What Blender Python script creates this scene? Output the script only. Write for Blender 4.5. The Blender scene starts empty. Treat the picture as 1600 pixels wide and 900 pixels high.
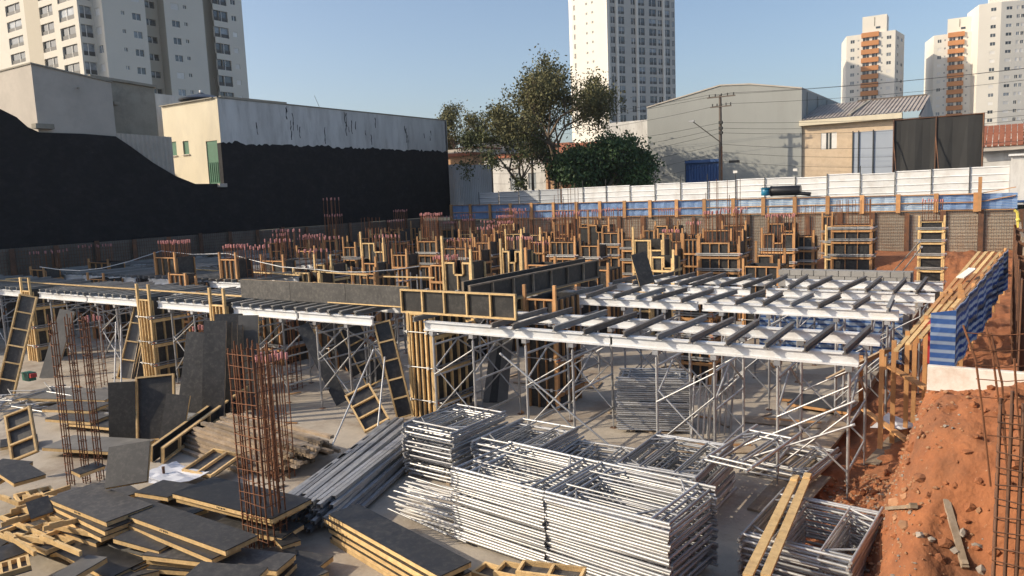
import bpy, math, random
from mathutils import Vector, Matrix, noise
random.seed(7)
V = Vector
rad = math.radians
sc = bpy.context.scene
COL = sc.collection

# ---------------------------------------------------------------- camera
F_PX, PITCH, ROLL, YAW, EYE = 1180.0, rad(7.1), rad(2.3), rad(33.3), 6.2
f0 = V((-math.sin(YAW), math.cos(YAW), 0)); r0 = V((math.cos(YAW), math.sin(YAW), 0)); u0 = V((0, 0, 1))
cf = f0*math.cos(PITCH) - u0*math.sin(PITCH); cu = u0*math.cos(PITCH) + f0*math.sin(PITCH)
cr = r0*math.cos(ROLL) - cu*math.sin(ROLL); cu2 = cu*math.cos(ROLL) + r0*math.sin(ROLL)
cam = bpy.data.cameras.new('camera'); cam_o = bpy.data.objects.new('camera', cam); COL.objects.link(cam_o)
cam.sensor_width = 36; cam.lens = 36*F_PX/1600; cam.clip_start = 0.1; cam.clip_end = 6000
m = Matrix.Identity(4)
for i in range(3):
    m[i][0], m[i][1], m[i][2] = cr[i], cu2[i], -cf[i]
m[2][3] = EYE
cam_o.matrix_world = m
sc.camera = cam_o
EYEP = V((0, 0, EYE))
# survey helpers: where the line of sight of a photo pixel meets a level / a vertical plane of the site
def ray(x, y): return cf*F_PX + cr*(x-800) + cu2*(450-y)
def G(x, y, z):
    d = ray(x, y); return EYEP + d*((z-EYE)/d.z)
def GX(x, y, X):
    d = ray(x, y); return EYEP + d*(X/d.x)
def GY(x, y, Y):
    d = ray(x, y); return EYEP + d*(Y/d.y)
def GD(x, y, dep): return EYEP + ray(x, y)*(dep/F_PX)

# ---------------------------------------------------------------- light
SUN_EL, SUN_A = rad(29), rad(52)
trav = V((math.sin(SUN_A)*math.cos(SUN_EL), math.cos(SUN_A)*math.cos(SUN_EL), -math.sin(SUN_EL)))
world = bpy.data.worlds.new('World'); sc.world = world; world.use_nodes = True
nt = world.node_tree; nt.nodes.clear()
wo = nt.nodes.new('ShaderNodeOutputWorld'); bg = nt.nodes.new('ShaderNodeBackground'); sky = nt.nodes.new('ShaderNodeTexSky')
sky.sky_type = 'NISHITA'; sky.sun_disc = False; sky.sun_elevation = SUN_EL
sky.sun_rotation = math.atan2(-trav.x, -trav.y); sky.altitude = 700; sky.air_density = 1.0; sky.dust_density = 4.0; sky.ozone_density = 1.2
bg.inputs['Strength'].default_value = 0.15
nt.links.new(sky.outputs[0], bg.inputs[0]); nt.links.new(bg.outputs[0], wo.inputs[0])
sl = bpy.data.lights.new('sun', 'SUN'); sl.energy = 4.0; sl.angle = rad(0.53); sl.color = (1.0, 0.86, 0.66)
so = bpy.data.objects.new('sun', sl); COL.objects.link(so); so.rotation_euler = trav.to_track_quat('-Z', 'Y').to_euler(); so.location = (-20, -20, 40)
sc.view_settings.view_transform = 'Standard'; sc.view_settings.look = 'None'; sc.view_settings.exposure = 0.25; sc.view_settings.gamma = 1.0
sc.view_settings.use_curve_mapping = False
try: sc.cycles.max_bounces = 6; sc.cycles.use_denoising = True
except Exception: pass

# ---------------------------------------------------------------- materials
MAT = {}
def mk(name, c, c2=None, rough=.7, metal=0, scale=2.0, detail=6, rnd=.12, bump=0, bscale=30, stain=None, stain_scale=.6, stain_amt=.5, stretch=None, spec=.5, obj=False, speck=None, speck_scale=6.0, speck_at=.66):
    mt = bpy.data.materials.new(name); mt.use_nodes = True; t = mt.node_tree; N = t.nodes; L = t.links
    b = N['Principled BSDF']; b.inputs['Roughness'].default_value = rough; b.inputs['Metallic'].default_value = metal
    b.inputs['Specular IOR Level'].default_value = spec
    if c2 is None: c2 = tuple(x*.72 for x in c)
    if obj:
        tc = N.new('ShaderNodeTexCoord'); src = tc.outputs['Object']
    else:
        ge = N.new('ShaderNodeNewGeometry'); src = ge.outputs['Position']
    if stretch:
        mp = N.new('ShaderNodeMapping'); mp.inputs['Scale'].default_value = stretch; L.new(src, mp.inputs[0]); src = mp.outputs[0]
    oi = N.new('ShaderNodeObjectInfo')
    n1 = N.new('ShaderNodeTexNoise'); n1.noise_dimensions = '4D'; n1.inputs['Scale'].default_value = scale; n1.inputs['Detail'].default_value = detail; n1.inputs['Roughness'].default_value = .65
    L.new(src, n1.inputs['Vector'])
    mw = N.new('ShaderNodeMath'); mw.operation = 'MULTIPLY'; mw.inputs[1].default_value = 40 if rnd else 0; L.new(oi.outputs['Random'], mw.inputs[0]); L.new(mw.outputs[0], n1.inputs['W'])
    rp = N.new('ShaderNodeValToRGB'); rp.color_ramp.elements[0].position = .32; rp.color_ramp.elements[1].position = .68
    rp.color_ramp.elements[0].color = (*c2, 1); rp.color_ramp.elements[1].color = (*c, 1)
    L.new(n1.outputs['Fac'], rp.inputs[0]); col = rp.outputs[0]
    if stain:
        n2 = N.new('ShaderNodeTexNoise'); n2.inputs['Scale'].default_value = stain_scale; n2.inputs['Detail'].default_value = 8; n2.inputs['Roughness'].default_value = .7; L.new(src, n2.inputs['Vector'])
        r2 = N.new('ShaderNodeValToRGB'); r2.color_ramp.elements[0].position = .48; r2.color_ramp.elements[1].position = .68
        r2.color_ramp.elements[0].color = (0, 0, 0, 1); r2.color_ramp.elements[1].color = (stain_amt,)*3 + (1,)
        L.new(n2.outputs['Fac'], r2.inputs[0])
        mx = N.new('ShaderNodeMix'); mx.data_type = 'RGBA'; L.new(r2.outputs[0], mx.inputs[0]); L.new(col, mx.inputs[6]); mx.inputs[7].default_value = (*stain, 1); col = mx.outputs[2]
    if speck:
        n4 = N.new('ShaderNodeTexNoise'); n4.inputs['Scale'].default_value = speck_scale; n4.inputs['Detail'].default_value = 6; n4.inputs['Roughness'].default_value = .75; L.new(src, n4.inputs['Vector'])
        r4 = N.new('ShaderNodeValToRGB'); r4.color_ramp.elements[0].position = speck_at; r4.color_ramp.elements[1].position = speck_at+.06; r4.color_ramp.elements[0].color = (0, 0, 0, 1); r4.color_ramp.elements[1].color = (.8, .8, .8, 1)
        L.new(n4.outputs['Fac'], r4.inputs[0]); m4 = N.new('ShaderNodeMix'); m4.data_type = 'RGBA'; L.new(r4.outputs[0], m4.inputs[0]); L.new(col, m4.inputs[6]); m4.inputs[7].default_value = (*speck, 1); col = m4.outputs[2]
    if rnd:
        hs = N.new('ShaderNodeHueSaturation'); mr = N.new('ShaderNodeMapRange'); mr.inputs[3].default_value = 1-rnd; mr.inputs[4].default_value = 1+rnd
        L.new(oi.outputs['Random'], mr.inputs[0]); L.new(mr.outputs[0], hs.inputs['Value']); L.new(col, hs.inputs['Color']); col = hs.outputs[0]
    L.new(col, b.inputs['Base Color'])
    if bump:
        n3 = N.new('ShaderNodeTexNoise'); n3.inputs['Scale'].default_value = bscale; n3.inputs['Detail'].default_value = 5; L.new(src, n3.inputs['Vector'])
        bp = N.new('ShaderNodeBump'); bp.inputs['Strength'].default_value = bump; bp.inputs['Distance'].default_value = .05; L.new(n3.outputs['Fac'], bp.inputs['Height']); L.new(bp.outputs[0], b.inputs['Normal'])
    MAT[name] = mt
    return mt
mk('slab_concrete', (.50, .44, .36), (.34, .30, .25), rough=.85, scale=1.1, detail=12, rnd=0, bump=.2, bscale=12, stain=(.22, .165, .12), stain_scale=.45, stain_amt=.85, speck=(.17, .14, .115), speck_scale=4, speck_at=.62)
mk('earth', (.38, .145, .058), (.235, .085, .036), rough=.95, scale=2.2, detail=12, rnd=0, bump=1.0, bscale=7, stain=(.16, .075, .04), stain_scale=.9, stain_amt=.75, speck=(.50, .34, .22), speck_scale=14, speck_at=.64)
mk('street', (.16, .15, .14), (.11, .105, .10), rough=.9, rnd=0, scale=.3)
mk('ply_black', (.018, .018, .020), (.034, .033, .033), rough=.45, scale=2.6, detail=10, rnd=.35, stain=(.16, .15, .13), stain_scale=9.0, stain_amt=.28)
mk('ply_worn', (.075, .072, .07), (.038, .037, .038), rough=.55, scale=3.2, detail=12, rnd=.3, stain=(.20, .185, .16), stain_scale=10.0, stain_amt=.4)
mk('ply_grey', (.17, .165, .155), (.11, .105, .10), rough=.6, scale=2.2, rnd=.2, stain=(.30, .28, .25), stain_scale=1.5, stain_amt=.35)
mk('timber', (.80, .57, .28), (.62, .41, .18), rough=.75, scale=6.0, detail=10, rnd=.28, bump=.2, bscale=40, stain=(.36, .24, .14), stain_scale=7, stain_amt=.5)
mk('timber_orange', (.56, .31, .13), (.41, .20, .08), rough=.75, scale=3.0, rnd=.28, stain=(.28, .17, .10), stain_scale=2.5, stain_amt=.4)
mk('timber_old', (.34, .26, .18), (.22, .165, .115), rough=.85, scale=4.0, rnd=.35, bump=.15, bscale=25, stain=(.45, .40, .34), stain_scale=3, stain_amt=.4)
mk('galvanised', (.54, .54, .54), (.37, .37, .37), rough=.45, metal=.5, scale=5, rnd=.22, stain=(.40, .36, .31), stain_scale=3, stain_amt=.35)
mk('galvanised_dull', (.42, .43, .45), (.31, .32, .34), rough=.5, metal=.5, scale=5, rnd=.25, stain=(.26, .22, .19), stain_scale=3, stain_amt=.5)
mk('aluminium', (.80, .81, .82), (.68, .70, .72), rough=.45, metal=.1, scale=2.5, rnd=.08, stain=(.55, .50, .44), stain_scale=2.2, stain_amt=.45)
mk('joist_steel', (.17, .155, .14), (.11, .10, .095), rough=.55, metal=.3, scale=3, rnd=.3, stain=(.24, .20, .165), stain_scale=2.5, stain_amt=.5)
mk('joist_grey', (.30, .295, .28), (.21, .205, .20), rough=.6, metal=.2, scale=3, rnd=.25)
mk('rust', (.25, .10, .042), (.145, .058, .028), rough=.85, scale=6, rnd=.3)
mk('rust_dark', (.15, .075, .045), (.085, .045, .03), rough=.85, scale=4, rnd=.3, stain=(.27, .11, .04), stain_scale=2, stain_amt=.6)
mk('cap_pink', (.58, .26, .24), (.42, .16, .15), rough=.5, rnd=.2)
mk('black_coat', (.004, .005, .008), (.010, .010, .013), rough=.7, scale=.9, detail=12, rnd=0, bump=1.0, bscale=2.2, stretch=(1, 1, 1.6), stain=(.030, .028, .034), stain_scale=1.4, stain_amt=.35, speck=(.075, .065, .065), speck_scale=3.2, speck_at=.66, spec=.25)
mk('white_wall', (.70, .69, .66), (.50, .485, .46), rough=.9, scale=.7, rnd=0, detail=12, stretch=(1, 1, .22), stain=(.30, .28, .26), stain_scale=1.3, stain_amt=.55)
mk('cream_wall', (.70, .63, .48), (.60, .53, .39), rough=.9, scale=.5, rnd=0, detail=10, stretch=(1, 1, .4), stain=(.50, .45, .36), stain_scale=.8, stain_amt=.4)
mk('concrete_wall', (.52, .47, .41), (.43, .39, .34), rough=.92, scale=.5, rnd=0, detail=10, stain=(.34, .31, .27), stain_scale=.6, stain_amt=.45)
mk('raw_concrete', (.36, .33, .27), (.25, .23, .19), rough=.95, scale=.7, rnd=0, detail=10, stain=(.16, .15, .13), stain_scale=.9, stain_amt=.6)
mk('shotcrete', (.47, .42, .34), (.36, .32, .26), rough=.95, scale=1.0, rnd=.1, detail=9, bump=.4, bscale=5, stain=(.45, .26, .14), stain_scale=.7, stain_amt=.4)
mk('green_paint', (.03, .15, .085), (.02, .11, .06), rough=.5, rnd=0)
mk('glass', (.045, .055, .065), (.02, .025, .03), rough=.12, scale=.4, rnd=.5, spec=.8)
mk('glass_pale', (.30, .33, .36), (.10, .12, .14), rough=.2, scale=.9, rnd=.4, spec=.7)
mk('shutter', (.78, .76, .72), (.66, .64, .60), rough=.7, rnd=.15)
mk('frame_dark', (.05, .05, .05), rough=.5, rnd=0)
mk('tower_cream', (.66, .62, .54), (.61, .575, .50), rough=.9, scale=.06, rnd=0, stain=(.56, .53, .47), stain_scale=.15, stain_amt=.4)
mk('tower_beige_shade', (.42, .38, .31), (.38, .345, .28), rough=.9, scale=.06, rnd=0)  # beige of the left tower's recesses, with their shade put into the colour
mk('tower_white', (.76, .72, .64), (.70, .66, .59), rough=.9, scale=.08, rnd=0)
mk('tower_white_shaded', (.52, .50, .46), (.46, .44, .40), rough=.9, scale=.08, rnd=0)  # right face of the centre tower, darkened in colour for its shade side
mk('shotcrete_shaded', (.20, .175, .15), (.12, .105, .09), rough=.95, scale=1.0, rnd=.15, detail=9, bump=.4, bscale=5)  # darker shotcrete that paints in the shade on the left retaining wall
mk('tower_pale', (.74, .70, .62), (.69, .65, .57), rough=.9, scale=.08, rnd=0)
mk('terracotta', (.55, .25, .10), (.48, .21, .085), rough=.9, scale=.2, rnd=.05)
mk('warehouse_grey', (.33, .34, .325), (.30, .31, .295), rough=.9, scale=.3, rnd=0, detail=8, stretch=(1, 1, .3), stain=(.26, .265, .25), stain_scale=.5, stain_amt=.4)
mk('blue_door', (.035, .10, .27), (.03, .085, .23), rough=.5, rnd=.05)
mk('brick_beige', (.66, .52, .37), (.55, .42, .29), rough=.9, scale=3, rnd=0, stain=(.48, .38, .28), stain_scale=1, stain_amt=.35)
mk('brick_orange', (.60, .38, .22), (.50, .30, .17), rough=.9, scale=3, rnd=0)
mk('roof_metal', (.47, .42, .37), (.33, .285, .25), rough=.75, metal=0, scale=.8, rnd=.12, stain=(.28, .21, .17), stain_scale=.7, stain_amt=.5)
mk('roof_tile', (.34, .12, .06), (.22, .08, .045), rough=.85, scale=3, rnd=.2)
mk('fence_white', (.80, .80, .78), (.70, .70, .69), rough=.5, scale=1.0, rnd=.12, detail=10, stain=(.48, .43, .37), stain_scale=1.1, stain_amt=.5)
mk('fence_grey', (.52, .54, .56), (.44, .46, .48), rough=.5, metal=.2, scale=.8, rnd=.08)
mk('screen_black', (.030, .030, .030), (.022, .022, .022), rough=.8, scale=1, rnd=0)
mk('panel_blue_grey', (.36, .40, .46), (.33, .37, .43), rough=.45, scale=.5, rnd=.06)
mk('pole_concrete', (.16, .13, .11), (.11, .09, .075), rough=.9, rnd=0)
mk('wire', (.03, .03, .03), rough=.6, rnd=0)
mk('plastic_black', (.012, .012, .014), rough=.35, rnd=0)
mk('plastic_blue', (.02, .20, .34), rough=.4, rnd=0)
mk('tank_plastic', (.035, .045, .065), (.03, .035, .05), rough=.35, rnd=0)
mk('rope_white', (.75, .74, .72), rough=.7, rnd=0)
mk('red_paint', (.50, .05, .05), rough=.5, rnd=.1)
mk('clamp_orange', (.62, .14, .05), rough=.5, rnd=.2)
mk('yellow_paint', (.75, .62, .12), rough=.5, rnd=.1)
mk('white_board', (.80, .76, .70), (.74, .69, .62), rough=.6, scale=1.5, rnd=0, stain=(.50, .28, .15), stain_scale=1.6, stain_amt=.55)
mk('block_grey', (.31, .30, .285), (.24, .235, .225), rough=.95, scale=2.5, rnd=.12)
mk('rubble', (.46, .27, .15), (.34, .17, .09), rough=.95, scale=3, rnd=.3)
mk('rubble_grey', (.38, .33, .28), (.26, .22, .18), rough=.95, scale=3, rnd=.25)
mk('bark', (.20, .15, .11), (.12, .09, .065), rough=.95, scale=4, rnd=.1)
mk('leaf_dry', (.135, .13, .045), (.075, .07, .026), rough=.8, scale=.9, rnd=.1)
mk('leaf_olive', (.10, .115, .03), (.055, .065, .02), rough=.75, scale=.9, rnd=.1)
mk('leaf_green', (.045, .10, .022), (.022, .055, .014), rough=.6, scale=.9, rnd=.1)
mk('sheet_white', (.72, .74, .80), rough=.5, rnd=0)
mk('green_tool', (.02, .16, .12), rough=.5, rnd=0)

def striped(name, a, b, freq, axis='Z', wob=.6, plaid=0):
    mt = bpy.data.materials.new(name); mt.use_nodes = True; t = mt.node_tree; N = t.nodes; L = t.links; bs = N['Principled BSDF']; bs.inputs['Roughness'].default_value = .45
    ge = N.new('ShaderNodeNewGeometry'); w = N.new('ShaderNodeTexWave'); w.wave_type = 'BANDS'; w.bands_direction = axis
    w.inputs['Scale'].default_value = freq; w.inputs['Distortion'].default_value = wob; w.inputs['Detail'].default_value = 2; w.inputs['Detail Scale'].default_value = .6
    L.new(ge.outputs['Position'], w.inputs['Vector'])
    r = N.new('ShaderNodeValToRGB'); r.color_ramp.elements[0].position = .38; r.color_ramp.elements[1].position = .62
    r.color_ramp.elements[0].color = (*a, 1); r.color_ramp.elements[1].color = (*b, 1); 
    fac = w.outputs['Fac']
    if plaid:
        w2 = N.new('ShaderNodeTexWave'); w2.wave_type = 'BANDS'; w2.bands_direction = 'Y'; w2.inputs['Scale'].default_value = plaid; w2.inputs['Distortion'].default_value = .8; L.new(ge.outputs['Position'], w2.inputs['Vector'])
        ad = N.new('ShaderNodeMath'); ad.operation = 'MULTIPLY_ADD'; ad.inputs[1].default_value = .3; L.new(w2.outputs['Fac'], ad.inputs[0]); sc2 = N.new('ShaderNodeMath'); sc2.operation = 'MULTIPLY'; sc2.inputs[1].default_value = .75; L.new(fac, sc2.inputs[0]); L.new(sc2.outputs[0], ad.inputs[2]); fac = ad.outputs[0]
    L.new(fac, r.inputs[0])
    nz = N.new('ShaderNodeTexNoise'); nz.inputs['Scale'].default_value = 2.2; nz.inputs['Detail'].default_value = 5; L.new(ge.outputs['Position'], nz.inputs['Vector'])
    mx = N.new('ShaderNodeMix'); mx.data_type = 'RGBA'; mx.blend_type = 'MULTIPLY'; mx.inputs[0].default_value = .22; L.new(r.outputs[0], mx.inputs[6]); L.new(nz.outputs['Fac'], mx.inputs[7]); L.new(mx.outputs[2], bs.inputs['Base Color'])
    tr = N.new('ShaderNodeBsdfTranslucent'); L.new(mx.outputs[2], tr.inputs[0]); ms = N.new('ShaderNodeMixShader'); ms.inputs[0].default_value = .5; L.new(bs.outputs[0], ms.inputs[1]); L.new(tr.outputs[0], ms.inputs[2]); L.new(ms.outputs[0], N['Material Output'].inputs[0])
    bp = N.new('ShaderNodeBump'); bp.inputs['Strength'].default_value = .8; bp.inputs['Distance'].default_value = .12; L.new(nz.outputs['Fac'], bp.inputs['Height']); L.new(bp.outputs[0], bs.inputs['Normal'])
    MAT[name] = mt
striped('tarp_blue', (.07, .18, .50), (.44, .55, .72), 1.9, plaid=1.6)
striped('tarp_pale', (.45, .66, .92), (.82, .90, .95), 2.6)
striped('tarp_fence', (.20, .40, .78), (.52, .67, .86), 3.2)

# ---------------------------------------------------------------- mesh helpers
class MB:
    def __init__(s): s.v = []; s.f = []
    def quad(s, *p):
        n = len(s.v); s.v += [tuple(q) for q in p]; s.f.append(tuple(range(n, n+len(p)))); return s
    def box(s, c, d, R=None):
        n = len(s.v); c = V(c)
        for x, y, z in ((-1,-1,-1),(1,-1,-1),(1,1,-1),(-1,1,-1),(-1,-1,1),(1,-1,1),(1,1,1),(-1,1,1)):
            p = V((x*d[0]/2, y*d[1]/2, z*d[2]/2)); p = R @ p if R else p; s.v.append(tuple(c+p))
        s.f += [tuple(n+i for i in q) for q in ((0,3,2,1),(4,5,6,7),(0,1,5,4),(1,2,6,5),(2,3,7,6),(3,0,4,7))]; return s
    def bar(s, p, q, w, h, up=(0, 0, 1)):
        M_, l = frame(p, q, up); return s.box((V(p)+V(q))/2, (w, h, l), M_.to_3x3())
    def tube(s, p, q, r, n=6, r2=None, caps=True):
        M_, l = frame(p, q); r2 = r if r2 is None else r2; b = len(s.v); p = V(p); q = V(q); X = M_.col[0].to_3d(); Y = M_.col[1].to_3d()
        for k in range(n):
            a = 2*math.pi*k/n; d = X*math.cos(a)+Y*math.sin(a); s.v.append(tuple(p+d*r)); s.v.append(tuple(q+d*r2))
        for k in range(n):
            j = (k+1) % n; s.f.append((b+2*k, b+2*j, b+2*j+1, b+2*k+1))
        if caps:
            s.f.append(tuple(b+2*k for k in reversed(range(n)))); s.f.append(tuple(b+2*k+1 for k in range(n)))
        return s
    def path(s, pts, r, n=5):
        for a, b in zip(pts, pts[1:]): s.tube(a, b, r, n)
        return s
    def prism(s, poly, off):
        """closed prism: polygon points (list of Vector) extruded by vector off"""
        n = len(poly); b = len(s.v); off = V(off)
        s.v += [tuple(V(p)) for p in poly] + [tuple(V(p)+off) for p in poly]
        s.f.append(tuple(b+k for k in reversed(range(n)))); s.f.append(tuple(b+n+k for k in range(n)))
        for k in range(n):
            j = (k+1) % n; s.f.append((b+k, b+j, b+n+j, b+n+k))
        return s
    def me(s, name, mat, smooth=False):
        me = bpy.data.meshes.new(name); me.from_pydata(s.v, [], s.f); me.materials.append(MAT[mat])
        if smooth: me.shade_smooth()
        return me
def frame(p, q, up=(0, 0, 1)):
    p = V(p); q = V(q); d = q-p; l = d.length; z = d/l if l else V((0, 0, 1)); u = V(up)
    if abs(z.dot(u)) > .98: u = V((0, 1, 0)) if abs(z.y) < .9 else V((1, 0, 0))
    x = u.cross(z).normalized(); y = z.cross(x)
    M_ = Matrix.Identity(4)
    for i in range(3): M_[i][0], M_[i][1], M_[i][2] = x[i], y[i], z[i]
    return M_, l
CACHE = {}
def ubox(mat):
    k = ('b', mat)
    if k not in CACHE: CACHE[k] = MB().box((0, 0, 0), (1, 1, 1)).me('block_' + mat, mat)
    return CACHE[k]
def utube(mat, n):
    k = ('t', mat, n)
    if k not in CACHE: CACHE[k] = MB().tube((0, 0, -.5), (0, 0, .5), 1, n).me('tube_' + mat, mat, n > 6 and False)
    return CACHE[k]
def utubes(mat, n):
    k = ('ts', mat, n)
    if k not in CACHE:
        me = MB().tube((0, 0, -.5), (0, 0, .5), 1, n).me('pipe_' + mat, mat)
        for p in me.polygons: p.use_smooth = len(p.vertices) == 4
        CACHE[k] = me
    return CACHE[k]
def S(x, y, z): return Matrix.Diagonal((x, y, z, 1))
TL = Matrix.Translation
def mbar(p, q, w, h, up=(0, 0, 1)):
    M_, l = frame(p, q, up); return TL((V(p)+V(q))/2) @ M_ @ S(w, h, l)
def mtube(p, q, r):
    M_, l = frame(p, q); return TL((V(p)+V(q))/2) @ M_ @ S(r, r, l)
BASIS = {}
def link(name, me, mtx=None, parent=None):
    o = bpy.data.objects.new(name, me); COL.objects.link(o)
    mtx = mtx if mtx is not None else Matrix.Identity(4)
    if parent is not None:
        o.parent = parent
        if parent in BASIS: o.matrix_parent_inverse = BASIS[parent].inverted()
    o.matrix_basis = mtx
    return o
class Th:
    """a thing (or a piece of the setting): an Empty at its base whose children are its parts, in the thing's own frame"""
    def __init__(s, name, label=None, cat=None, loc=(0, 0, 0), rz=0, group=None, T=None, kind=None):
        s.T = T if T is not None else TL(V(loc)) @ Matrix.Rotation(rz, 4, 'Z')
        s.o = bpy.data.objects.new(name, None); COL.objects.link(s.o); s.o.empty_display_size = .2; s.o.matrix_basis = s.T
        tag(s.o, label, cat, group, kind)
    def _put(s, name, me, M_, sub):
        o = bpy.data.objects.new(name, me); COL.objects.link(o)
        if sub is None: o.parent = s.o
        else: o.parent = sub; o.matrix_parent_inverse = BASIS[sub].inverted()
        o.matrix_basis = M_; BASIS[o] = M_.copy(); return o
    def box(s, name, mat, c, d, R=None, sub=None):
        M_ = TL(V(c)) @ (R.to_4x4() if R else Matrix.Identity(4)) @ S(*d); return s._put(name, ubox(mat), M_, sub)
    def bar(s, name, mat, p, q, w, h, up=(0, 0, 1), sub=None): return s._put(name, ubox(mat), mbar(p, q, w, h, up), sub)
    def tube(s, name, mat, p, q, r, n=8, sub=None): return s._put(name, utubes(mat, n), mtube(p, q, r), sub)
    def mesh(s, name, mb, mat, sub=None, smooth=False): return s._put(name, mb.me(name, mat, smooth) if isinstance(mb, MB) else mb, Matrix.Identity(4), sub)
def tag(o, label=None, cat=None, group=None, kind=None):
    if label: o['label'] = label
    if cat: o['category'] = cat
    if group: o['group'] = group
    if kind: o['kind'] = kind
    return o
def one(name, mb, mat, label=None, cat=None, group=None, kind=None, smooth=False):
    return tag(link(name, mb.me(name, mat, smooth)), label, cat, group, kind)
def inst(name, me, M_, label, cat, group=None): return tag(link(name, me, M_), label, cat, group)
def sstep(a, b, x):
    t = max(0, min(1, (x-a)/(b-a))); return t*t*(3-2*t)
def lerp(a, b, t): return a+(b-a)*t
def pl(pts, x):
    if x <= pts[0][0]: return pts[0][1]
    for (x0, y0), (x1, y1) in zip(pts, pts[1:]):
        if x <= x1: return y0+(y1-y0)*(x-x0)/(x1-x0)
    return pts[-1][1]
ORD = ['first', 'second', 'third', 'fourth', 'fifth', 'sixth', 'seventh', 'eighth', 'ninth', 'tenth', 'eleventh', 'twelfth', 'thirteenth', 'fourteenth', 'fifteenth', 'sixteenth', 'seventeenth', 'eighteenth', 'nineteenth', 'twentieth'] + ['twenty-'+w for w in ('first', 'second', 'third', 'fourth', 'fifth', 'sixth', 'seventh', 'eighth', 'ninth')] + ['thirtieth'] + ['thirty-'+w for w in ('first', 'second', 'third', 'fourth', 'fifth', 'sixth', 'seventh', 'eighth', 'ninth')]
# ================================================================ SETTING
XL, XR, YN, YB, ZS = -46.0, .75, .8, 55.0, 4.3      # pit: left wall, right wall, near edge, back wall, street level
g = MB(); xs = [-900, XL-.3, XR+.3, 700]; ys = [-400, YN-.3, YB+.4, 1500]
for i in range(3):
    for j in range(3):
        if i == 1 and j == 1: continue
        g.quad((xs[i], ys[j], ZS), (xs[i+1], ys[j], ZS), (xs[i+1], ys[j+1], ZS), (xs[i], ys[j+1], ZS))
g.quad((xs[1], ys[1], ZS), (xs[2], ys[1], ZS), (xs[2], ys[1], -.6), (xs[1], ys[1], -.6))
one('ground', g, 'street', kind='structure')
g = MB(); g.box((-24.65+.0, 27.7, -.13), (42.7, 53.6, .26))
one('slab_floor', g, 'slab_concrete', kind='structure')
PROF = [(-3.8, -.4), (-3.3, -.24), (-2.9, -.16), (-2.4, -.08), (-1.95, .08), (-1.7, .3), (-1.5, .8), (-1.28, 1.65), (-1.08, 2.35), (-.82, 2.66), (-.3, 2.8), (.9, 2.95)]
def bank(x, y):
    xx = x + .22*noise.noise(V((x*.6, y*.5, 3)))
    near = .06+.94*sstep(9.6, 13.2, y + .5*noise.noise(V((x, y*.6, 9))))
    far = 1-.62*sstep(15.6, 18.5, y)
    b = pl(PROF, xx)
    z = b*near*far if b > 0 else b
    berm = 1.75*sstep(46.5, 51.5, y+.8*noise.noise(V((x*.4, y*.3, 1))))*sstep(-13, -9, x)
    z = max(z, berm-.25)
    e = noise.noise(V((x*1.3, y*1.3, 0)))*.16 - abs(noise.noise(V((x*2.6, y*2.6, 7))))*.16 + noise.noise(V((x*5.5, y*5.5, 5)))*.07 + noise.noise(V((x*13, y*13, 2)))*.03
    return z + e*(1 if x > -3.2 else .3)
g = MB(); nx, ny = 0, 0
gx = [-14, -12.5, -11, -10, -9, -8, -7, -6, -5, -4.4, -3.9]+[-3.6+.085*i for i in range(52)]; gy = [YN-.2]+[4+.5*i for i in range(8)]+[8+.1*i for i in range(110)]+[19+.4*i for i in range(91)]
for y in gy:
    for x in gx: g.v.append((x, y, bank(x, y)))
w = len(gx)
for j in range(len(gy)-1):
    for i in range(w-1): g.f.append((j*w+i, j*w+i+1, (j+1)*w+i+1, (j+1)*w+i))
one('earth_bank', g, 'earth', kind='structure', smooth=True)

# loose stones and clods at the foot of the bank (uncountable small stuff) plus the countable larger pieces
def rock(mb, c, r, seed):
    rr = random.Random(seed); b = len(mb.v); c = V(c)
    ico = [(0,0,1),(.9,0,.4),(.28,.85,.4),(-.72,.53,.4),(-.72,-.53,.4),(.28,-.85,.4),(.72,.53,-.4),(-.28,.85,-.4),(-.9,0,-.4),(-.28,-.85,-.4),(.72,-.53,-.4),(0,0,-1)]
    sx, sy, sz = rr.uniform(.7, 1.3), rr.uniform(.7, 1.3), rr.uniform(.5, .9); a = rr.uniform(0, 6)
    for x, y, z in ico:
        k = rr.uniform(.75, 1.2)*r; x, y = x*math.cos(a)-y*math.sin(a), x*math.sin(a)+y*math.cos(a); mb.v.append((c.x+x*k*sx, c.y+y*k*sy, c.z+z*k*sz))
    for t in ((0,1,2),(0,2,3),(0,3,4),(0,4,5),(0,5,1),(1,6,2),(2,7,3),(3,8,4),(4,9,5),(5,10,1),(2,6,7),(3,7,8),(4,8,9),(5,9,10),(1,10,6),(11,7,6),(11,8,7),(11,9,8),(11,10,9),(11,6,10)): mb.f.append(tuple(b+i for i in t))
mbs = MB(); mbg = MB(); mbe = MB()
for k in range(4200):
    y = random.uniform(8.5, 17); x = random.gauss(-2.1, .7)
    if x < -3.25 or x > .4: continue
    r = random.choice((.009, .012, .015, .02, .028, .04)); rock(mbs if random.random() < .82 else mbg, (x, y, bank(x, y)+r*.3), r, k)
for k in range(420):
    y = random.uniform(8.8, 17); x = random.uniform(-3.0, .3); r = random.choice((.03, .05, .07, .1)); rock(mbe, (x, y, bank(x, y)+r*.1), r, 7000+k)
one('earth_clods', mbe, 'earth', 'crumbled clods of red earth on the bank', 'clods', kind='stuff')
one('loose_stones', mbs, 'rubble', 'small reddish stones and clods scattered on the earth bank', 'stones', kind='stuff')
one('loose_gravel', mbg, 'rubble_grey', 'grey cement crumbs and gravel scattered on the earth bank', 'gravel', kind='stuff')

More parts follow.
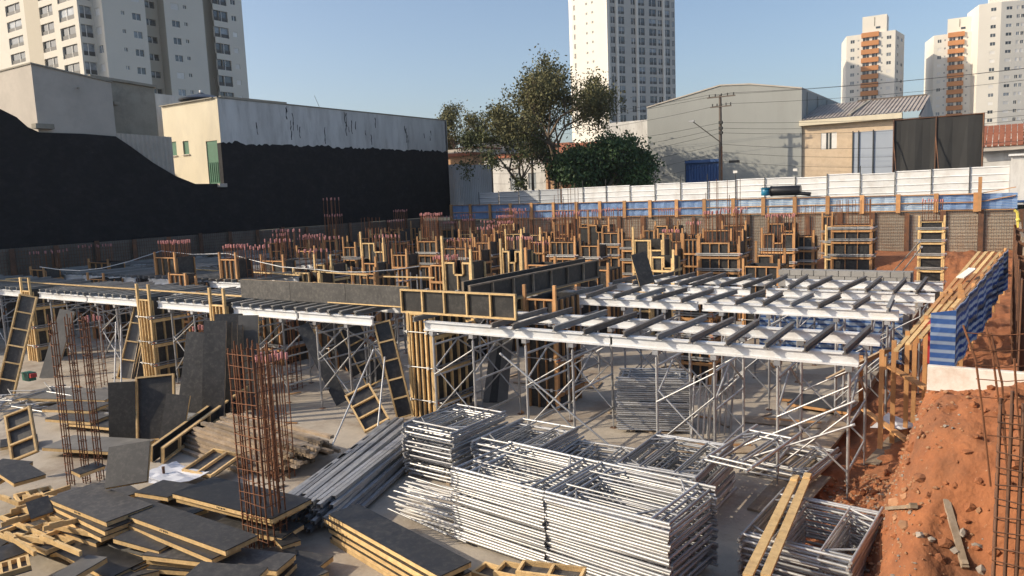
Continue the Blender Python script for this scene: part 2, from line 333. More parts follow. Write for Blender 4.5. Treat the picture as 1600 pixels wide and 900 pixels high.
# ---------------------------------------------------------------- retaining walls
def retaining(name, label, A, B, z0, z1, n, nrm, mesh_a=True, lag=False, pm='shotcrete'):
    A = V(A); B = V(B); d = (B-A); L_ = d.length; d /= L_; nrm = V(nrm); t = Th(name, label, 'retaining wall', (A.x, A.y, z0), 0); o0 = V((A.x, A.y, z0))
    st = L_/n; H = z1-z0
    for i in range(n):
        jz = random.uniform(-.06, .06)
        a = d*(i*st+.16); b = d*((i+1)*st-.16)
        if lag:
            k = 0; z = 0
            while z < H:
                hh = random.uniform(.2, .26); t.bar('lagging_plank', 'timber_old', a+V((0, 0, z+hh/2)), b+V((0, 0, z+hh/2)), .07, hh-.015, up=nrm.cross(d)); z += hh
        else:
            mb = MB(); m0 = MB(); 
            c = (a+b)/2+V((0, 0, (H+jz)/2)); R_ = Matrix((d, nrm, V((0, 0, 1)))).transposed()
            t.box('wall_panel', pm, c-nrm*.12, ((b-a).length+.3, .2, H+jz), R_)
            for k in range(13): p = a.lerp(b, (k+.5)/13)+nrm*.035; m0.bar(p, p+V((0, 0, H+jz-.02)), .016, .016)
            for k in range(int(H/.2)): z = .1+k*.2+random.uniform(-.02, .02); m0.bar(a+nrm*.05+V((0, 0, z)), b+nrm*.05+V((0, 0, z+random.uniform(-.02, .02))), .02, .016)
            t.mesh('rebar_mesh', m0, 'rust_dark')
    for i in range(n+1):
        p = d*(i*st); h = H+random.uniform(-.05, .12); m0 = MB(); R_ = Matrix((d, nrm, V((0, 0, 1)))).transposed()
        m0.box(p+nrm*.16+V((0, 0, h/2)), (.28, .02, h), R_); m0.box(p-nrm*.06+V((0, 0, h/2)), (.28, .02, h), R_); m0.box(p+nrm*.05+V((0, 0, h/2)), (.02, .2, h-.01), R_)
        t.mesh('steel_pile', m0, 'rust_dark')
    return t
retaining('retaining_wall', 'mesh covered retaining wall with steel piles along the far back', (XL, YB, 0), (XR, YB, 0), 0, 4.02, 23, (0, -1, 0))
retaining('retaining_wall', 'shaded retaining wall with steel piles below the black neighbour wall', (XL, 8, 0), (XL, YB, 0), 0, 4.3, 20, (1, 0, 0), pm='shotcrete_shaded')
retaining('retaining_wall', 'plank lagged retaining wall with rusty steel piles at right edge', (.42, 15.2, 0), (.42, 33.2, 0), 0, 4.35, 9, (-1, 0, 0), lag=True)

# ---------------------------------------------------------------- neighbour on the left: black coated wall, concrete blocks, cream house
bw = [(8, 4.3), (8, 13.2), (18.5, 12.6), (20.1, 11.9), (20.9, 11.5), (21.4, 11.0), (22, 10.72), (24.5, 10.75), (26.4, 10.68), (27.3, 10.1), (28.7, 9.1), (30.2, 8.25), (31.6, 7.72), (33.86, 7.72)]
top2 = [(33.86+i*(59.6-33.86)/110, 10.58+.10*noise.noise(V((i*.13, 0, 0)))+random.choice((0, 0, 0, -.12, .1, -.04))) for i in range(111)]
poly = [V((XL-.02, y, z)) for y, z in bw+top2+[(59.6, 4.3)]]
one('black_wall', MB().prism(poly, (-.42, 0, 0)), 'black_coat', 'tall black waterproofed wall along the left of the site', 'wall')
t = Th('concrete_building', 'bare concrete block building with slanted top above the black wall', 'building', (XL-.1, 22, 10.5))
t.mesh('wall', MB().prism([V((0, 0, -1)), V((0, 4.5, -1)), V((0, 4.5, 3.42)), V((0, 0, 4.0))], (-6.5, 0, 0)), 'concrete_wall')
t.mesh('coping', MB().prism([V((.08, -.06, 4.0)), V((.08, 4.56, 3.42)), V((.08, 4.56, 3.5)), V((.08, -.06, 4.08))], (-6.6, 0, 0)), 'raw_concrete')
t.box('ledge', 'raw_concrete', (.15, .2, .55), (.5, 1.0, .28)); t.tube('drain_pipe', 'raw_concrete', (.1, 2.4, 2.9), (.2, 2.4, 2.88), .06)
t = Th('concrete_building', 'stained concrete and white painted building behind the corrugated fence', 'building', (-48.2, 26.55, 8))
t.mesh('wall', MB().prism([V((0, 0, 0)), V((0, 4.1, 0)), V((0, 4.1, 6.2)), V((0, 0, 6.42))], (-.5, 0, 0)), 'raw_concrete')
t.mesh('painted_wall', MB().prism([V((-7.6, 6.6, 0)), V((-7.6, 24, 0)), V((-7.6, 24, 6.8)), V((-7.6, 6.6, 7.1))], (-.4, 0, 0)), 'white_wall')
t.mesh('roof_edge', MB().prism([V((.15, -.2, 6.45)), V((.15, 4.2, 6.22)), V((.15, 4.2, 6.38)), V((.15, -.2, 6.62))], (-.8, 0, 0)), 'raw_concrete')
t.box('beam_end', 'raw_concrete', (.3, 1.0, 4.9), (.9, .35, .2))
# corrugated sheet fence in the notch
def corrugated(name, label, A, B, zb, zt, mat, pitch=.28, amp=.05, group=None, zb2=None, zt2=None, cat='fence'):
    A = V(A); B = V(B); d = B-A; L_ = d.length; d /= L_; nn = V((d.y, -d.x, 0)); n = max(2, int(L_/pitch)); mb = MB(); zb2 = zb if zb2 is None else zb2; zt2 = zt if zt2 is None else zt2
    pts = []
    for i in range(n*4+1):
        f = i/(n*4); o = (0, 1, 1, 0)[i % 4]*amp; p = A+d*(L_*f)+nn*o; pts.append((p, lerp(zb, zb2, f), lerp(zt, zt2, f)))
    for (p, b0, t0), (q, b1, t1) in zip(pts, pts[1:]):
        mb.quad((p.x, p.y, b0), (q.x, q.y, b1), (q.x, q.y, t1), (p.x, p.y, t0)); k = nn*.02
        mb.quad((p.x-k.x, p.y-k.y, t0), (q.x-k.x, q.y-k.y, t1), (q.x-k.x, q.y-k.y, b1), (p.x-k.x, p.y-k.y, b0))
    return one(name, mb, mat, label, cat, group)
corrugated('sheet_fence', 'old corrugated sheet fence between the concrete block and cream house', (-46.25, 26.5, 0), (-46.25, 30.3, 0), 7.6, 10.9, 'concrete_wall', .3, .07, zt2=10.8)
t = Th('cream_house', 'cream house with green door above the long white party wall', 'house', (XL-.05, 33.9, 4.5))
def wall_holes(u0, u1, z0, z1, holes):
    """cells of a wall rectangle that are not covered by a hole"""
    us = sorted({u0, u1, *[h[0] for h in holes], *[h[1] for h in holes]}); zs = sorted({z0, z1, *[h[2] for h in holes], *[h[3] for h in holes]}); out = []
    for a, b in zip(us, us[1:]):
        run = None
        for c, d in zip(zs, zs[1:]):
            m_ = ((a+b)/2, (c+d)/2); hole = any(h[0] < m_[0] < h[1] and h[2] < m_[1] < h[3] for h in holes)
            if hole:
                if run: out.append((a, b, run[0], run[1])); run = None
            else: run = (run[0], d) if run else (c, d)
        if run: out.append((a, b, run[0], run[1]))
    return out
def facade(mb, O, u, n, u0, u1, z0, z1, holes, dep):
    """wall sheet in plane O+u*s, outward normal n, with reveals of depth dep round each hole"""
    P = lambda s, z, k=0: V((O[0], O[1], 0))+V(u)*s+V((0, 0, z))-V(n)*k
    for a, b, c, d in wall_holes(u0, u1, z0, z1, holes): mb.quad(P(a, c), P(b, c), P(b, d), P(a, d))
    for a, b, c, d in holes:
        mb.quad(P(a, c), P(b, c), P(b, c, dep), P(a, c, dep)); mb.quad(P(a, d, dep), P(b, d, dep), P(b, d), P(a, d))
        mb.quad(P(a, c, dep), P(a, d, dep), P(a, d), P(a, c)); mb.quad(P(b, c), P(b, d), P(b, d, dep), P(b, c, dep))
mb = MB(); ho = [(-6.0, -5.2, 5.5, 6.5), (-4.4, -3.7, 5.5, 6.45), (-1.7, -.42, 3.25, 6.25)]
facade(mb, (0, 0), (1, 0, 0), (0, -1, 0), -6.6, 0, 2.0, 9.1, ho, .12)
t.mesh('front_wall', mb, 'cream_wall')
for h in ho[:2]:
    wd = t.box('window', 'green_paint', ((h[0]+h[1])/2, .1, (h[2]+h[3])/2), (h[1]-h[0], .04, h[3]-h[2]))
    t.box('sill', 'concrete_wall', ((h[0]+h[1])/2, -.03, h[2]-.05), (h[1]-h[0]+.16, .14, .06), sub=wd)
h = ho[2]; dr = t.box('door', 'green_paint', ((h[0]+h[1])/2, .08, (h[2]+h[3])/2), (h[1]-h[0], .05, h[3]-h[2]))
for k in range(5): t.box('slat', 'green_paint', (h[0]+.2+k*.22, .03, h[2]+.8), (.05, .03, 1.4), sub=dr)
t.box('step', 'concrete_wall', (-.9, -.3, 3.1), (2.4, .6, .25))
t.mesh('party_wall', MB().prism([V((0, .01, 5.9)), V((0, 25.7, 5.9)), V((0, 25.7, 9.02)), V((0, .01, 9.1))], (-.3, 0, 0)), 'white_wall')
t.mesh('coping', MB().prism([V((.06, -.05, 9.11)), V((.06, 25.75, 9.03)), V((.06, 25.75, 9.1)), V((.06, -.05, 9.18))], (-.42, 0, 0)), 'raw_concrete')
t.box('front_coping', 'raw_concrete', (-3.5, 0, 9.15), (6.2, .3, .07)); t.box('far_wall', 'white_wall', (-3.3, 25.6, 5), (6.6, .3, 8)); t.box('roof', 'raw_concrete', (-3.45, 12.9, 8.3), (6.2, 25.2, .3)); t.box('side_wall', 'cream_wall', (-6.5, 12.9, 5), (.25, 25.2, 8))
for k in range(24):   # drips of black coating run through cracks of the party wall
    y = random.choice((3.5, 6.5, 6.6, 9.2, 12.5, 12.6, 12.7, 15, 19.2, 22.7))+random.uniform(-.8, .8); z = random.uniform(6.8, 9.0); m0 = MB(); pts = [V((.004, y+random.uniform(-.05, .05), z-.22*i)) for i in range(random.randint(3, 7))]
    for a, b in zip(pts, pts[1:]): m0.bar(a, b, .01, random.uniform(.03, .09), up=(0, 1, 0))
    t.mesh('crack', m0, 'black_coat')
t.tube('aerial_rod', 'wire', (-.2, 9.6, 9.1), (-.5, 9.4, 10.1), .015); t.tube('aerial_rod', 'wire', (-.3, .4, 9.1), (-.5, .3, 10.6), .015)
t.box('gas_meter', 'concrete_wall', (-6.1, -.25, 3.9), (.5, .45, .8)); t.tube('pipe', 'pole_concrete', (-6.5, -.1, 3), (-6.5, -.1, 6.6), .05)
t = Th('water_tank', 'round dark water tank with lid on the cream house roof', 'water tank', tuple(GX(315, 158, -50.5)-V((0, 0, .6))))
mb = MB()
pr = [(1.15, 0), (1.3, .5), (1.32, .55), (1.6, .62), (1.62, .72), (1.0, .95), (.35, 1.08), (.15, 1.2), (0.01, 1.22)]
for (ra, za), (rb, zb) in zip(pr, pr[1:]): mb.tube((0, 0, za), (0, 0, zb), ra, 24, rb, caps=False)
t.mesh('shell', mb, 'tank_plastic'); t.tube('lid_knob', 'shutter', (0, 0, 1.2), (0, 0, 1.38), .12)
p = GX(442, 160, -49.5); q = GX(345, 150, -49.5)
t = Th('flat_roof', 'dark flat roof edge with gutter behind the cream house', 'roof', tuple(q))
t.box('slab', 'tank_plastic', (-2, (p.y-q.y)/2, -.35), (4, p.y-q.y, .5)); t.box('gutter', 'raw_concrete', (.1, (p.y-q.y)/2, -.1), (.25, p.y-q.y+.4, .18)); t.tube('downpipe', 'raw_concrete', (.15, p.y-q.y, -.1), (.15, p.y-q.y, -1.6), .06)

# ---------------------------------------------------------------- far towers
def tower(name, label, z0, nfl, fh, faces, wallm, roof, back=14, extra=None, dep=.35):
    A = faces[0][0]; t = Th(name, label, 'apartment tower', (A[0], A[1], 0)); O0 = V((A[0], A[1], 0)); mb = MB(); ztop = z0+nfl*fh+.8
    for A, B, cols, wm in faces:
        A_ = V((A[0], A[1], 0))-O0; B_ = V((B[0], B[1], 0))-O0; u = (B_-A_); L_ = u.length; u /= L_; n = V((u.y, -u.x, 0)); holes = []; m2 = mb if wm is None else MB()
        for f0, f1, h0, h1, kd in cols:
            for k in range(nfl):
                z = z0+k*fh; holes.append((f0*L_, f1*L_, z+h0, z+h1))
                kk = kd
                if kd == 'win' and random.random() < .45: kk = 'shut'
                if kd == 'solid': kk = 'shut'
                R_ = Matrix((u, -n, V((0, 0, 1)))).transposed(); c = A_+u*((f0+f1)/2*L_)+V((0, 0, z+(h0+h1)/2)); W = (f1-f0)*L_; H = h1-h0
                dd = dep*(2.6 if kd == 'balc' else .45)
                if kk == 'shut':
                    t.box('shutter', 'shutter', c-n*dep*.3, (W, .06, H), R_)
                elif kk == 'balc':
                    wd = t.box('window', random.choice(('glass', 'glass', 'glass_pale')), c-n*(dep*.8), (W, .06, H), R_)
                    t.box('railing', 'frame_dark', c-n*(dep*.5)-V((0, 0, H*.31)), (W, .05, H*.36), R_, sub=wd); t.box('mullion', 'shutter', c-n*(dep*.5)+u*W*random.choice((-.05, .08)), (.12, .06, H), R_, sub=wd)
                else:
                    wd = t.box('window', random.choice(('glass', 'glass', 'glass_pale')), c-n*(dep*.5), (W, .06, H), R_)
                    t.box('mullion', 'shutter', c-n*(dep*.35), (.1, .06, H), R_, sub=wd)
        facade(m2, A_, u, n, 0, L_, 0, ztop, holes, dep)
        if wm is not None: t.mesh('wall', m2, wm)
    pts = [V((f[0][0], f[0][1], 0))-O0 for f in faces]+[V((faces[-1][1][0], faces[-1][1][1], 0))-O0]
    bk = V(back) if not isinstance(back, (int, float)) else None
    a, b = pts[0], pts[-1]
    q = [b+bk, a+bk] if bk is not None else []
    for s_, e_ in zip([b]+q, q+[a]): mb.quad(s_+V((0, 0, 0)), e_, e_+V((0, 0, ztop)), s_+V((0, 0, ztop)))
    mb.quad(*[p+V((0, 0, ztop)) for p in pts+q])
    t.mesh('wall', mb, wallm)
    if extra: extra(t, ztop, pts)
    return t
# left tower: -Y bays and the long +X side
def fr(px, A, B, y=90):
    """fraction along the face A-B seen at photo column px"""
    d = ray(px, y); A = V(A); B = V(B); e = B-A
    den = d.x*e.y-d.y*e.x; t_ = (A.y*d.x-A.x*d.y)/(-den) if den else 0
    return t_
A1 = (-125.6, 72.0)
E1 = tuple(GX(385, 100, -125.6))[:2]
def cols(A, B, lst): return [(fr(a, A, B), fr(b, A, B), h0, h1, k) for a, b, h0, h1, k in lst]
bl = tuple(GY(13, 60, 74.0))[:2]; b1 = tuple(GY(43, 60, 74.0))[:2]; b2 = tuple(GY(66, 60, 72.5))[:2]; b3 = tuple(GY(96, 60, 69.5))[:2]; b4 = tuple(GY(126, 60, 69.5))[:2]
b3b = (b3[0], 72.5); b4b = (b4[0], 72.0)
faces = [
 (bl, b1, cols(bl, b1, [(17, 40, .5, 2.4, 'balc')]), None),
 (b1, b2, [], 'tower_beige_shade'),
 (b2, b3b, cols(b2, b3b, [(69, 90, .5, 2.4, 'balc')]), None),
 (b3b, b3, [], None),
 (b3, b4, cols(b3, b4, [(99, 123, .45, 2.45, 'balc')]), None),
 (b4, b4b, [(.12, .9, .45, 2.45, 'balc')], None),
 (b4b, A1, cols(b4b, A1, [(156, 163, .9, 2.1, 'win')]), None),
 (A1, tuple(GX(234, 90, -125.6))[:2], cols(A1, tuple(GX(234, 90, -125.6))[:2], [(196, 201, 1.4, 2.0, 'plain'), (213, 226, .9, 2.0, 'win')]), None),
]
r1 = tuple(GX(234, 90, -125.6))[:2]; r1i = (r1[0]-2.0, r1[1]); r2 = (r1i[0], GX(253, 90, -127.6).y); r2o = (-125.6, r2[1]); r3 = (-125.6, GX(324, 90, -125.6).y); r3i = (-127.6, r3[1]); r4 = (-127.6, GX(337, 90, -127.6).y); r4o = (-125.6, r4[1])
faces += [(r1, r1i, [], 'tower_beige_shade'), (r1i, r2, [(.25, .85, .9, 2.0, 'balc')], 'tower_beige_shade'), (r2, r2o, [], 'tower_beige_shade'),
 (r2o, r3, cols(r2o, r3, [(274, 286, .9, 2.0, 'win'), (293, 298, 1.4, 2.0, 'plain')]), None), (r3, r3i, [], 'tower_beige_shade'), (r3i, r4, [], 'tower_beige_shade'), (r4, r4o, [], 'tower_beige_shade'),
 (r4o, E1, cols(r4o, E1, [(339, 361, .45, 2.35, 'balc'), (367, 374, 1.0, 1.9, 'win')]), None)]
tower('apartment_tower', 'wide cream apartment tower with glazed balconies behind the left buildings', 16.3, 16, 3.0, faces, 'tower_cream', None, back=(-20, 0, 0), dep=.4)
# centre tower
c2 = GD(950, 150, 236); L2 = GD(897, 150, 246); R2 = GD(1056, 150, 247); c2 = (c2.x, c2.y); L2 = (L2.x, L2.y); R2 = (R2.x, R2.y)
f2 = [(L2, c2, cols(L2, c2, [(898, 900.5, .6, 2.2, 'plain'), (917, 919.5, 1.3, 2.0, 'plain'), (926, 928.5, 1.3, 2.0, 'plain')]), None),
      (c2, R2, cols(c2, R2, [(955.5, 962, .5, 2.4, 'balc'), (966, 976.5, .4, 2.6, 'balc'), (987, 993.5, .5, 2.4, 'balc'), (997, 1008, .4, 2.6, 'balc'), (1015, 1026, .4, 2.6, 'balc'), (1029, 1035.5, .5, 2.4, 'balc'), (1038, 1047, .4, 2.6, 'balc'), (1050.5, 1054, .5, 2.3, 'plain')]), 'tower_white_shaded')]
def fins(t, zt, pts):
    A, B = pts[1], pts[2]; u = (B-A).normalized(); n = V((u.y, -u.x, 0)); R_ = Matrix((u, -n, V((0, 0, 1)))).transposed()
    for px in (964.2, 995.3, 1036.7): t.box('pier', 'tower_white', A+u*((B-A).length*fr(px, c2, R2))+n*.25+V((0, 0, zt/2)), (.7, .7, zt), R_)
    t.box('corner_pier', 'tower_white', A+u*.4+n*.2+V((0, 0, zt/2)), (.9, .6, zt), R_)
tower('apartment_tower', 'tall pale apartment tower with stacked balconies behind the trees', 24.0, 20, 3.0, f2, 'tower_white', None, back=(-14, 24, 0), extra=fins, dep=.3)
# the two towers with terracotta balcony strips
def orange_tower(label, pxs, ytop, dL, dc, dR, capx, capy):
    a, b, c = (GD(pxs[0], 110, dL), GD(pxs[1], 110, dc), GD(pxs[2], 110, dR)); A = (a.x, a.y); B = (b.x, b.y); Cc = (c.x, c.y); zt = GD(pxs[0], ytop, dL).z
    w = pxs[1]-pxs[0]; X = lambda f: pxs[0]+w*f
    fl = 2.86; nf = 11; z0 = zt-nf*fl-.8
    fs = [(A, B, cols(A, B, [(X(.09), X(.17), .9, 2.0, 'win'), (X(.235), X(.265), 1.3, 1.9, 'plain'), (X(.34), X(.47), 1.1, 2.3, 'balc'), (X(.53), X(.64), 1.1, 2.3, 'balc'), (X(.72), X(.75), 1.3, 1.9, 'plain'), (X(.83), X(.92), .9, 2.0, 'win')]), None),
          (B, Cc, [(.2, .35, .9, 2, 'plain'), (.62, .8, .9, 2, 'win')], None)]
    def ex(t, ztop, pts):
        u = (pts[1]-pts[0]); L_ = u.length; u /= L_; n = V((u.y, -u.x, 0)); R_ = Matrix((u, -n, V((0, 0, 1)))).transposed(); s0, s1 = fr(X(.31), A, B)*L_, fr(X(.67), A, B)*L_
        for k in range(nf+1): t.box('balcony_band', 'terracotta', u*((s0+s1)/2)+n*.25+V((0, 0, z0+k*fl+.25)), (s1-s0, .7, 1.62), R_)
        cx0, cx1 = fr(capx[0], A, B)*L_, fr(capx[1], A, B)*L_; hc = GD(capx[0], capy, (dL+dc)/2).z-ztop
        t.box('lift_house', 'tower_pale', u*((cx0+cx1)/2)-n*4+V((0, 0, ztop+hc/2)), (cx1-cx0, 6, hc), R_); t.box('window', 'glass', u*(cx0*.35+cx1*.65)-n*.98+V((0, 0, ztop+hc*.3)), (1.4, .1, .7), R_); t.box('vent_slot', 'raw_concrete', u*(cx0*.5+cx1*.5)-n*.97+V((0, 0, ztop+hc*.65)), (.25, .08, hc*.5), R_)
    tower('apartment_tower', label, z0, nf, fl, fs, 'tower_pale', None, back=(-4, 14, 0), extra=ex, dep=.3)
orange_tower('cream tower with terracotta balcony strip standing above the grey warehouse', (1322, 1398, 1412), 58, 270, 262, 272, (1346, 1384), 27)
orange_tower('cream tower with terracotta balcony strip beside the taller right tower', (1458, 1530, 1546), 57, 275, 268, 278, (1479, 1517), 30)
a, b, c = GD(1526.5, 110, 262), GD(1561, 110, 259), GD(1660, 110, 256); zt = GD(1527, 10, 262).z
A, B, Cc = (a.x, a.y), (b.x, b.y), (c.x, c.y)
def ex5(t, ztop, pts):
    u = (pts[1]-pts[0]).normalized(); n = V((u.y, -u.x, 0)); t.box('lift_house', 'tower_pale', pts[1]-n*5+V((1, 0, ztop+3)), (9, 6, 6), Matrix((u, -n, V((0, 0, 1)))).transposed())
tower('apartment_tower', 'tall cream apartment tower cut by the right edge', zt-15*2.86-.8, 15, 2.86, [(A, B, cols(A, B, [(1546, 1554, .9, 2.0, 'win')]), None), (B, Cc, cols(B, Cc, [(1570, 1579, .9, 1.9, 'win'), (1586, 1591, .9, 2, 'win'), (1593, 1598, .9, 2.0, 'win'), (1612, 1620, .9, 2, 'win')]), None)], 'tower_pale', None, back=(-4, 14, 0), extra=ex5, dep=.3)
# ================================================================ STREET ACROSS THE SITE
YW = 72.0
# grey warehouse
x0, x1 = -30.35, -15.6
t = Th('warehouse', 'grey rendered warehouse with low gable and blue roller door', 'warehouse', (x0, YW, 0))
W = x1-x0; hole = (GY(1070, 250, YW).x-x0, GY(1123, 250, YW).x-x0, 4.3, 8.75); prof = [(0, 14.15), (7.4, 15.5), (10.2, 15.3), (W, 14.45)]
mb = MB(); facade(mb, (0, 0), (1, 0, 0), (0, -1, 0), 0, W, 4.2, 14.1, [hole], .3); mb.quad(*([V((0, 0, 14.1)), V((W, 0, 14.1))]+[V((x, 0, z)) for x, z in reversed(prof)]))
mb.quad((W, 0, 4.2), (W, 22, 4.2), (W, 22, 14.45), (W, 0, 14.45)); mb.quad((0, 22, 4.2), (0, 0, 4.2), (0, 0, 14.15), (0, 22, 14.15))
t.mesh('wall', mb, 'warehouse_grey')
mb = MB()
for (xa, za), (xb, zb) in zip(prof, prof[1:]): mb.prism([V((xa, -.08, za)), V((xb, -.08, zb)), V((xb, -.08, zb+.12)), V((xa, -.08, za+.12))], (0, 22.2, 0))
t.mesh('roof', mb, 'concrete_wall')
dr = t.box('roller_door', 'blue_door', ((hole[0]+hole[1])/2, .28, 6.5), (hole[1]-hole[0], .06, 4.5))
for k in range(12): t.box('slat', 'blue_door', (hole[0]+(k+.5)*(hole[1]-hole[0])/12, .22, 6.3), (.16, .06, 4.0), sub=dr)
t.box('lintel', 'blue_door', ((hole[0]+hole[1])/2, .1, 8.6), (hole[1]-hole[0], .2, .28)); 
for k in range(5): t.box('side_rib', 'warehouse_grey', (W+.06, 2+k*4.5, 13.0), (.12, .2, 2.6))
for x in (GY(1117, 133, 78).x, GY(1141, 131, 78).x):
    v = Th('roof_vent', 'silver round roof vent on the warehouse ridge, ' + ('left one' if x < -23.9 else 'right one'), 'roof vent', (x, 78, 15.3), group='roof vents on the warehouse')
    v.tube('neck', 'galvanised', (0, 0, -.3), (0, 0, .35), .3, 12); mb = MB(); pr = [(.3, .3), (.5, .42), (.58, .6), (.5, .8), (.3, .92), (.02, .97)]
    for (ra, za), (rb, zb) in zip(pr, pr[1:]): mb.tube((0, 0, za), (0, 0, zb), ra, 16, rb, caps=False)
    v.mesh('cowl', mb, 'galvanised', smooth=True)
# beige house with metal roof
hx0, hx1 = -15.7, -7.6
t = Th('beige_house', 'beige brick house with ribbed metal roof right of the warehouse', 'house', (hx0, YW+.2, 0)); W = hx1-hx0
win = (GY(1282, 208, YW).x-hx0, GY(1307, 208, YW).x-hx0, 9.0, 10.45)
mb = MB(); facade(mb, (0, 0), (1, 0, 0), (0, -1, 0), 0, W, 4.2, 11.2, [win], .15); mb.quad((W, 0, 4.2), (W, 9, 4.2), (W, 9, 11.2), (W, 0, 11.2)); t.mesh('wall', mb, 'brick_beige')
wd = t.box('window', 'glass', ((win[0]+win[1])/2, .12, 9.72), (win[1]-win[0], .05, 1.45))
t.box('shutter', 'shutter', (win[0]+.22, .06, 9.72), (.42, .05, 1.4), sub=wd); t.box('shutter', 'shutter', (win[1]-.22, .06, 9.72), (.42, .05, 1.4), sub=wd); t.box('mullion', 'shutter', ((win[0]+win[1])/2, .06, 9.72), (.09, .05, 1.4), sub=wd)
t.box('eave', 'cream_wall', (W/2, -.25, 11.4), (W+.1, .6, .45))
rf = MB(); A_ = V((0, -.4, 11.65)); sl_ = V((0, 8.0, 1.9)); n = 30
for i in range(n):
    xa = W*1.18*i/n; xb = W*1.18*(i+.55)/n; xc = W*1.18*(i+1)/n
    for (p, q, k) in ((xa, xb, .0), (xb, xc, .07)):
        rf.quad(A_+V((p, 0, k)), A_+V((q, 0, k)), A_+V((q, 0, k))+sl_, A_+V((p, 0, k))+sl_)
    rf.quad(A_+V((xb, 0, 0)), A_+V((xb, 0, .07)), A_+V((xb, 0, .07))+sl_, A_+V((xb, 0, 0))+sl_); rf.quad(A_+V((xc, 0, .07)), A_+V((xc, 0, 0)), A_+V((xc, 0, 0))+sl_, A_+V((xc, 0, .07))+sl_)
ro = t.mesh('roof', rf, 'roof_metal')
t.box('ridge_cap', 'pole_concrete', (W*.79, 7.7, 13.62), (W*.72, .35, .2), sub=ro); t.bar('valley', 'raw_concrete', (W*.5, -.2, 11.85), (W*.56, 7.5, 13.6), .25, .12, sub=ro)
t.mesh('gable', MB().prism([V((W*1.17, -.2, 11.2)), V((W*1.17, 16, 11.2)), V((W*1.17, 7.7, 13.5))], (-.15, 0, 0)), 'concrete_wall'); t.box('rear_wall', 'brick_beige', (W*.55, 9, 8), (W*1.1, .3, 7))
pa = GY(1333, 205, YW-1).x-hx0; pb = GY(1399, 205, YW-1).x-hx0
t2 = Th('metal_gate', 'blue grey sheet metal gate of three leaves beside the black screen', 'gate', (hx0+pa, YW-1, 4.3))
for i, (f0_, f1_) in enumerate(((0, .14), (.14, .49), (.49, 1))): t2.box('leaf', 'panel_blue_grey', ((pb-pa)*(f0_+f1_)/2, .02*i, 3.0), ((pb-pa)*(f1_-f0_)-.06, .05, 6.0-.1))
for f in (0, .14, .49, 1): t2.box('post', 'frame_dark', ((pb-pa)*f, -.05, 3.0), (.09, .09, 6.1))
# black screen
t = Th('screen_billboard', 'large black mesh screen on leaning posts behind the white fence', 'screen', (-6.8, 60, 4.3)); n = 12; mb = MB()
for i in range(n):
    f0_, f1_ = i/n, (i+1)/n; k0 = .06*math.sin(i*1.7); k1 = .06*math.sin((i+1)*1.7); a = V((5.35*f0_, k0, 2.4)); b = V((5.35*f1_, k1, 2.4)); mb.quad(a, b, V((b.x, b.y*.4, lerp(5.95, 5.93, f1_))), V((a.x, a.y*.4, lerp(5.95, 5.93, f0_)))); 
    mb.quad(V((a.x, .06, a.z)), V((a.x, .06, 5.93)), V((b.x, .06, 5.93)), V((b.x, .06, b.z)))
t.mesh('fabric', mb, 'screen_black')
for x in (0, 2.6, 5.35): t.tube('post', 'rust_dark', (x, -.1, 0), (x, -.05, 6.0), .05)
for x in (0, 2.6): t.tube('prop', 'rust_dark', (x, -.15, 4.6), (x+.55, -1.3, 0), .04)
t.tube('top_rail', 'rust_dark', (0, -.02, 5.95), (5.35, -.02, 5.95), .04)
# red tiled house at the right edge
t = Th('tiled_house', 'low house with red clay tile roof at the right edge', 'house', (-2.3, 73, 4.3)); mb = MB()
t.box('wall', 'white_wall', (5, 4, 1.9), (10, 7, 3.8)); t.box('fascia', 'concrete_wall', (5, -.35, 3.95), (10.4, .12, .35)); rr = MB()
for i in range(26):
    for j in range(12):
        x = -.3+i*.42; y = -.5+j*.42; rr.bar(V((x, y, 4.15+j*.155)), V((x, y+.44, 4.15+j*.155+.16)), .36+.03*(j % 2), .09)
o = t.mesh('roof_tiles', rr, 'roof_tile'); o['kind'] = 'stuff'
# street wall and shed behind the white fence at the right end
t = Th('white_gatehouse', 'plain white site hut wall at the right end of the fence', 'hut', (.15, 56.6, 3.9)); t.box('wall', 'white_wall', (2.5, 1, 1.7), (5, 2, 3.4)); t.box('roof', 'fence_white', (2.5, 1, 3.45), (5.3, 2.4, .12)); t.box('base_rail', 'blue_door', (2.5, -.04, .6), (5, .06, .12))
# low houses behind the trees
t = Th('low_house', 'weathered pale two storey house behind the left trees', 'house', (GY(770, 290, 78).x, 78, 4.3))
mb = MB(); wds = [(2.6, 4.1, 2.3, 4.4), (5.2, 6.3, 2.4, 4.3)]; facade(mb, (0, 0), (1, 0, 0), (0, -1, 0), -2, 9, 0, 6.3, wds, .15); mb.quad((9, 0, 0), (9, 8, 0), (9, 8, 6.3), (9, 0, 6.3)); t.mesh('wall', mb, 'white_wall')
for h in wds: w_ = t.box('window', 'glass_pale', ((h[0]+h[1])/2, .12, (h[2]+h[3])/2), (h[1]-h[0], .05, h[3]-h[2])); t.box('mullion', 'shutter', ((h[0]+h[1])/2, .07, (h[2]+h[3])/2), (.1, .05, h[3]-h[2]), sub=w_)
t.box('roof', 'roof_tile', (3.5, 4, 6.4), (11.4, 8.6, .25))
t = Th('low_house', 'orange brick house with clay tiles behind the tree trunk', 'house', (GY(853, 290, 77).x, 77, 4.3))
mb = MB(); wds = [(2.2, 4.3, 2.2, 3.8)]; facade(mb, (0, 0), (1, 0, 0), (0, -1, 0), 0, 10.3, 0, 5.6, wds, .2); mb.quad((10.3, 0, 0), (10.3, 8, 0), (10.3, 8, 5.6), (10.3, 0, 5.6)); t.mesh('wall', mb, 'brick_orange'); t.box('window', 'rust', (3.25, .15, 3.0), (2.1, .06, 1.6))
